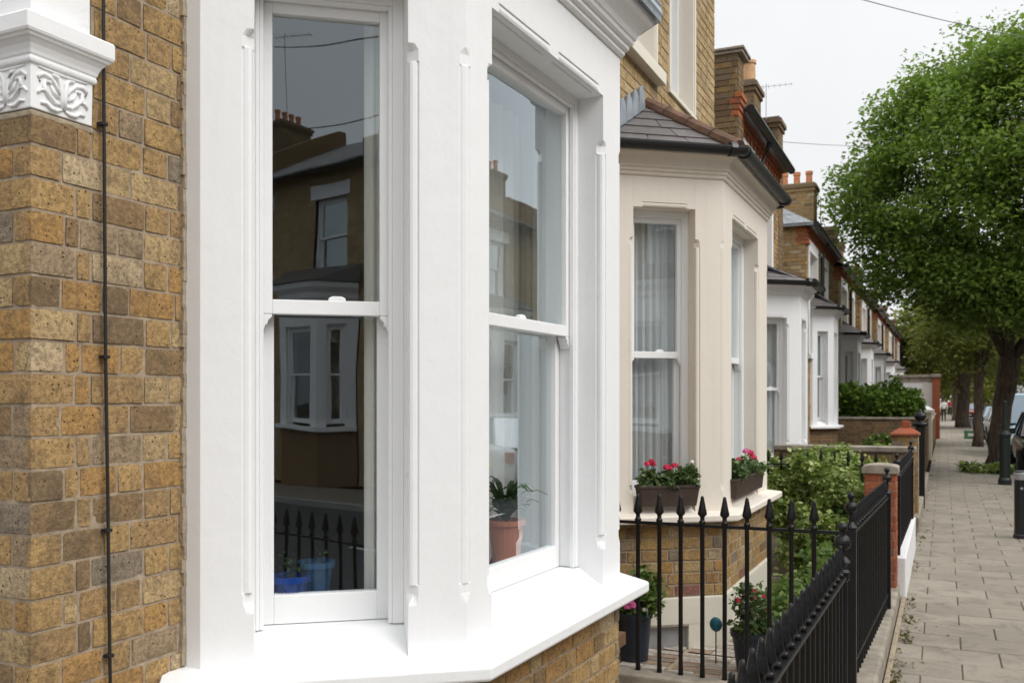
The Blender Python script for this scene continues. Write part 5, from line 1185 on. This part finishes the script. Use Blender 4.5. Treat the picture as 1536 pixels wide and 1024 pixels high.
# ================================================================== CARS
def car(label, x, y, rot, pm, van=False, group=None):
    t = thing('parked_van' if van else 'parked_car', label, 'van' if van else 'car', (0, 0, 0), group); g = 0
    if van: S = [(-2.35, .28, 1.05, .82), (-2.3, .22, 1.1, .88), (-1.2, .2, 1.12, .9), (.6, .2, 1.1, .9), (1.3, .2, 1.08, .89), (2.0, .22, .98, .86), (2.35, .26, .85, .74), (2.42, .34, .7, .62)]; gh = [(-2.32, 1.75, .0), (-2.2, 1.0, 0)]; zr = 1.92
    else: S = [(-2.05, .36, .88, .66), (-1.98, .26, .96, .78), (-1.3, .2, .98, .85), (-.3, .19, .96, .87), (.6, .19, .95, .87), (1.3, .2, .88, .85), (1.85, .24, .76, .78), (2.05, .32, .62, .62)]; zr = 1.47
    mb = MB(); rings = []
    for yy, zb, zt, hw_ in S:
        h = [(-.7, 0), (-.93, .10), (-1, .30), (-1.0, .62), (-.96, .88), (-.78, 1), (0, 1.02)]
        pts = [(hw_*a, yy, zb + (zt-zb)*b) for a, b in h] + [(-hw_*a, yy, zb + (zt-zb)*b) for a, b in h[-2::-1]]; rings.append(pts)
    mb.loft(rings); bo_ = mb.build('body', pm, t, smooth=True); m = bo_.modifiers.new('s', 'SUBSURF'); m.levels = m.render_levels = 1
    if van: base = [(-.84, -2.28), (.84, -2.28), (.84, 1.55), (-.84, 1.55)]; roof = [(-.76, -2.2), (.76, -2.2), (.74, .75), (-.74, .75)]; zb = 1.08
    else: base = [(-.76, -1.85), (.76, -1.85), (.77, 1.15), (-.77, 1.15)]; roof = [(-.57, -1.3), (.57, -1.3), (.58, .25), (-.58, .25)]; zb = .92
    mb = MB(); mb.loft([[(a, b, zb) for a, b in base], [(a, b, zr-.03) for a, b in roof]]); mb.build('windows', 'car_glass', t, .02)
    mb = MB(); mb.loft([[(a*1.03, b*1.01, zr-.045) for a, b in roof], [(a*1.02, b*1.0, zr-.01) for a, b in roof], [(a*.85, b*.92, zr+.025) for a, b in roof]]); mb.build('roof', pm, t, .012)
    pl_ = [((a, b, zb-.02), (c*1.02, d, zr-.03), .035) for (a, b), (c, d) in zip(base, roof)]
    for yy in ((-.55, -.45), (.5, .3)) if not van else ((.35, .2),):
        pl_ += [((sx*.775 if not van else sx*.85, yy[0], zb-.02), (sx*.585 if not van else sx*.76, yy[1], zr-.03), .03) for sx in (-1, 1)]
    for p_, q_, r_ in pl_: mb = MB(); mb.tube([p_, q_], r_, 8); mb.build('pillar', pm, t)
    if van:
        for sx in (-1, 1):
            mb = MB(); mb.loft([[(sx*.85, -2.2, 1.06), (sx*.85, .3, 1.06), (sx*.862, .3, 1.06), (sx*.862, -2.2, 1.06)], [(sx*.765, -2.15, zr-.04), (sx*.765, .22, zr-.04), (sx*.78, .22, zr-.04), (sx*.78, -2.15, zr-.04)]])
            mb.build('side_panel', pm, t)
    for sx in (-1, 1):
        for yy in (-1.28, 1.32):
            w = MB(); w.lathe([(.20, -.09), (.30, -.10), (.315, -.07), (.315, .07), (.30, .10), (.20, .09)], (0, 0, 0), 20); o = w.build('wheel', 'tyre', t); o.rotation_euler = (0, math.pi/2, 0); o.location = (sx*.79, yy, .315)
            r = MB(); r.lathe([(.005, .095), (.06, .10), (.19, .085), (.20, .06)], (0, 0, 0), 16); o2 = r.build('rim', 'alloy', o); o2.rotation_euler = (0 if sx > 0 else math.pi, 0, 0)
        l = MB(); l.box(sx*.62-.14, sx*.62+.14, S[-2][0]+.02, S[-2][0]+.12, .60, .72); l.build('headlight', 'lamp_lens', t, .02)
        l = MB(); l.box(sx*.66-.09, sx*.66+.09, S[0][0]-.02, S[0][0]+.1, .66, .86); l.build('tail_light', 'tail_lens', t, .02)
        l = MB(); l.box(sx*.98-.10, sx*.98+.06, .72 if not van else 1.25, .82 if not van else 1.35, .96, 1.10 if not van else 1.22); l.build('wing_mirror', pm, t, .02)
    l = MB(); l.box(-.26, .26, S[-1][0]-.01, S[-1][0]+.03, .38, .48); l.build('number_plate', 'lamp_lens', t)
    l = MB(); l.box(-.26, .26, S[0][0]-.03, S[0][0]+.02, .55, .65); l.build('number_plate', 'yellow_petal', t)
    l = MB(); l.box(-.5, .5, S[-1][0]-.04, S[-1][0]+.015, .5, .62) if not van else l.box(-.5, .5, S[-1][0]-.04, S[-1][0]+.02, .5, .66); l.build('grille', 'black_plastic', t, .01)
    t.location = (x, y, G-.10); t.rotation_euler = (0, 0, rot); return t
car('black parked car partly hidden by the black bollard', 2.40, 25.6, math.pi, 'car_black')
car('tall pale blue parked van behind the black car', 2.44, 32.2, math.pi, 'car_pale_blue', True)
car('white parked car between the two nearer tree trunks', 2.40, 40.2, math.pi, 'car_white')
car('silver parked car past the white one', 2.5, 46.5, 0, 'car_silver')
car('dark parked car far down the kerb by the third tree', 2.5, 53, math.pi, 'car_black')
car('red parked car at the far end of the street', 2.0, 96, math.pi, 'car_red')
car('dark car parked at the opposite kerb, seen in the near window glass', 5.45, -2.3, 0, 'car_black')
car('silver car parked at the opposite kerb, seen in the street window glass', 5.45, 16.2, 0, 'car_silver')
car('pale blue car parked at the opposite kerb beyond the silver one', 5.45, 22.0, 0, 'car_pale_blue')
# ================================================================== PEOPLE
def person(label, x, y, face, top, bottom, s=1.0, stride=.16, seed=1):
    t = thing('person', label, 'person', (0, 0, 0)); V = []; E = []; Rr = []
    def ad(p, r, to=None):
        V.append(p); Rr.append(r); i = len(V)-1
        if to is not None: E.append((to, i))
        return i
    pel = ad((0, 0, .95), .135); w_ = ad((0, .0, 1.10), .125, pel); ch = ad((0, .015, 1.32), .145, w_); nk0 = ad((0, 0, 1.46), .075, ch); nk = ad((0, .01, 1.52), .052, nk0); hd = ad((0, .02, 1.60), .082, nk); hd2 = ad((0, .015, 1.68), .09, hd); ad((0, 0, 1.735), .055, hd2)
    for sx, st in ((-1, stride), (1, -stride)):
        hp = ad((sx*.095, 0, .90), .095, pel); kn = ad((sx*.10, st*.55+.03, .50), .062, hp); an = ad((sx*.10, st*1.1-(.06 if st < 0 else 0), .09 + (.05 if st < 0 else 0)), .040, kn); ad((sx*.11, st*1.1+.13, .035 + (.02 if st < 0 else 0)), .036, an)
        sh = ad((sx*.185, 0, 1.40), .062, ch); el = ad((sx*.235, -st*.5-.02, 1.12), .043, sh); wr = ad((sx*.245, -st*.9+.08, .90), .030, el); pa = ad((sx*.245, -st*.95+.10, .83), .033, wr)
        for k, (dx, L) in enumerate(((-.024, .062), (-.008, .074), (.008, .068), (.024, .052))):
            b = ad((sx*.245 + .4*dx, -st*.95+.10+dx, .800), .0095, pa); m = ad((sx*.242 + .2*dx, -st*.95+.105+dx, .800-L*.6), .0085, b); ad((sx*.232, -st*.95+.115+dx, .800-L), .0075, m)
        th = ad((sx*.235, -st*.95+.140, .83), .0105, pa); ad((sx*.225, -st*.95+.158, .79), .009, th)
    me = bpy.data.meshes.new('person_body'); me.from_pydata(V, E, []); o = bpy.data.objects.new('body', me); COL.objects.link(o); o.parent = t
    sk = o.modifiers.new('skin', 'SKIN'); 
    if not me.skin_vertices: me.skin_vertices.new()
    for i, r in enumerate(Rr): me.skin_vertices[0].data[i].radius = (r, r*.82 if r > .1 else r); 
    me.skin_vertices[0].data[0].use_root = True
    ss = o.modifiers.new('sub', 'SUBSURF'); ss.levels = ss.render_levels = 1; me.materials.append(M['skin'])
    def shell(name, keep, grow, mat):
        vi = [i for i in range(len(V)) if keep(V[i], i)]; mp = {v: k for k, v in enumerate(vi)}; m2 = bpy.data.meshes.new(name)
        m2.from_pydata([V[i] for i in vi], [(mp[a], mp[b]) for a, b in E if a in mp and b in mp], []); q = bpy.data.objects.new(name, m2); COL.objects.link(q); q.parent = t
        q.modifiers.new('skin', 'SKIN')
        if not m2.skin_vertices: m2.skin_vertices.new()
        for k, i in enumerate(vi): r = Rr[i] + grow; m2.skin_vertices[0].data[k].radius = (r, r*.84 if r > .1 else r)
        m2.skin_vertices[0].data[0].use_root = True
        z = q.modifiers.new('sub', 'SUBSURF'); z.levels = z.render_levels = 1; m2.materials.append(M[mat]); return q
    shell('jacket', lambda p, i: (i in (0, 1, 2, 3)) or (abs(p[0]) > .15 and p[2] > .88 and Rr[i] >= .03), .018, top)
    shell('trousers', lambda p, i: i == 0 or (p[2] < .95 and p[2] > .06 and abs(p[0]) < .15 and Rr[i] > .037), .014, bottom)
    hm = MB(); hm.lathe([(.03, 1.60), (.088, 1.62), (.105, 1.67), (.10, 1.72), (.07, 1.765), (.01, 1.785)], (0, -.018, 0), 14); hm.build('hair', 'hair', t, smooth=True)
    fm = MB()
    for sx in (-1, 1):
        fm.lathe([(.002, -.010), (.010, 0), (.002, .010)], (sx*.032, .098, 1.645), 8); 
    fm.build('eyes', 'hair', t); fm = MB(); fm.tube([(0, .10, 1.645), (0, .125, 1.612), (0, .105, 1.607)], [.008, .014, .01], 8); fm.tube([(-.022, .098, 1.578), (0, .104, 1.576), (.022, .098, 1.578)], .005, 6)
    for sx in (-1, 1): fm.tube([(sx*.092, .01, 1.66), (sx*.10, 0, 1.64), (sx*.092, .01, 1.605)], .012, 6)
    fm.build('face', 'skin', t)
    for sx, st in ((-1, stride), (1, -stride)):
        sm = MB(); y0 = st*1.1-(.06 if st < 0 else 0); z0 = (.03 if st < 0 else 0); sm.loft([[(sx*.105-w2, y0+yy, z0), (sx*.105+w2, y0+yy, z0), (sx*.105+w2*.8, y0+yy, z0+h), (sx*.105-w2*.8, y0+yy, z0+h)] for yy, w2, h in ((-.07, .035, .09), (.0, .042, .11), (.10, .048, .075), (.18, .04, .05), (.205, .02, .03))]); sm.build('shoe', 'shoe', t, .01)
    t.location = (x, y, G); t.rotation_euler = (0, 0, face); t.scale = (s, s, s); return t
person('person in pale top and dark trousers walking on the pavement', -.02, 80, 0, 'pale_cloth', 'dark_cloth')
person('far person in red top walking near the end of the pavement', .55, 104, math.pi, 'red_cloth', 'dark_cloth', seed=3)
person('far person in blue clothing standing by the distant cars', 1.1, 112, math.pi, 'blue_cloth', 'dark_cloth', stride=.05, seed=4)
# ================================================================== LIGHT, SKY, CAMERA
SUN_EL, SUN_AZ = math.radians(44), math.radians(98)               # azimuth clockwise from +y
w = bpy.data.worlds.new('World'); scene.world = w; w.use_nodes = True; nt = w.node_tree; nt.nodes.clear()
wo = nd(nt, 'ShaderNodeOutputWorld'); bg = nd(nt, 'ShaderNodeBackground'); bg.inputs['Strength'].default_value = .1
sky = nd(nt, 'ShaderNodeTexSky', sky_type='NISHITA'); sky.sun_disc = False; sky.sun_elevation = SUN_EL; sky.sun_rotation = SUN_AZ; sky.air_density = 1.0; sky.dust_density = 3.0
hs = nd(nt, 'ShaderNodeHueSaturation'); hs.inputs['Saturation'].default_value = .2; lk(nt, sky.outputs[0], hs.inputs['Color'])
tc = nd(nt, 'ShaderNodeTexCoord'); sx = nd(nt, 'ShaderNodeSeparateXYZ'); lk(nt, tc.outputs['Generated'], sx.inputs[0])
zf = math_(nt, 'MAXIMUM', sx.outputs['Z'], 0.0)
lum = math_(nt, 'MULTIPLY', ramp(nt, zf, [(0, .43), (.40, .45), (.55, .80), (1, .74)]), 14.0)       # cloud deck, brighter overhead
cn = noise_tex(nt, 3.2, 5, .55, tc.outputs['Generated'], .3)
lum = math_(nt, 'MULTIPLY', lum, ramp(nt, cn, [(.3, .93), (.7, 1.03)]))
cc = nd(nt, 'ShaderNodeCombineColor')
lk(nt, math_(nt, 'MULTIPLY', lum, .985), cc.inputs[0]); lk(nt, lum, cc.inputs[1]); lk(nt, math_(nt, 'MULTIPLY', lum, 1.015), cc.inputs[2])
lk(nt, mixc(nt, .88, hs.outputs[0], cc.outputs[0]), bg.inputs['Color']); lk(nt, bg.outputs[0], wo.inputs[0])
sl = bpy.data.lights.new('sun', 'SUN'); sl.energy = 1.3; sl.angle = math.radians(40); sl.color = (1, .975, .94)
so = bpy.data.objects.new('sun', sl); COL.objects.link(so); so.location = (20, -10, 30)
so.rotation_euler = (math.pi/2 - SUN_EL, 0, math.pi - SUN_AZ + 0.0)
d = Vector((math.sin(SUN_AZ)*math.cos(SUN_EL), math.cos(SUN_AZ)*math.cos(SUN_EL), math.sin(SUN_EL))); so.rotation_euler = d.to_track_quat('Z', 'Y').to_euler()
cam = bpy.data.cameras.new('camera'); cam.sensor_width = 36; cam.lens = F/1536*36; cam.shift_y = (600-512)/1536; cam.clip_start = .05; cam.clip_end = 2000
cam.dof.use_dof = True; cam.dof.focus_distance = 3.2; cam.dof.aperture_fstop = 7
co = bpy.data.objects.new('camera', cam); COL.objects.link(co); co.location = (0, 0, 0); co.rotation_euler = (math.pi/2, 0, AN); scene.camera = co
scene.render.engine = 'CYCLES'
cy = scene.cycles; cy.use_denoising = True; cy.max_bounces = 10; cy.transparent_max_bounces = 16; cy.diffuse_bounces = 4; cy.glossy_bounces = 5
vs = scene.view_settings; vs.view_transform = 'Standard'; vs.look = 'None'; vs.exposure = 0.70; vs.gamma = 1.0
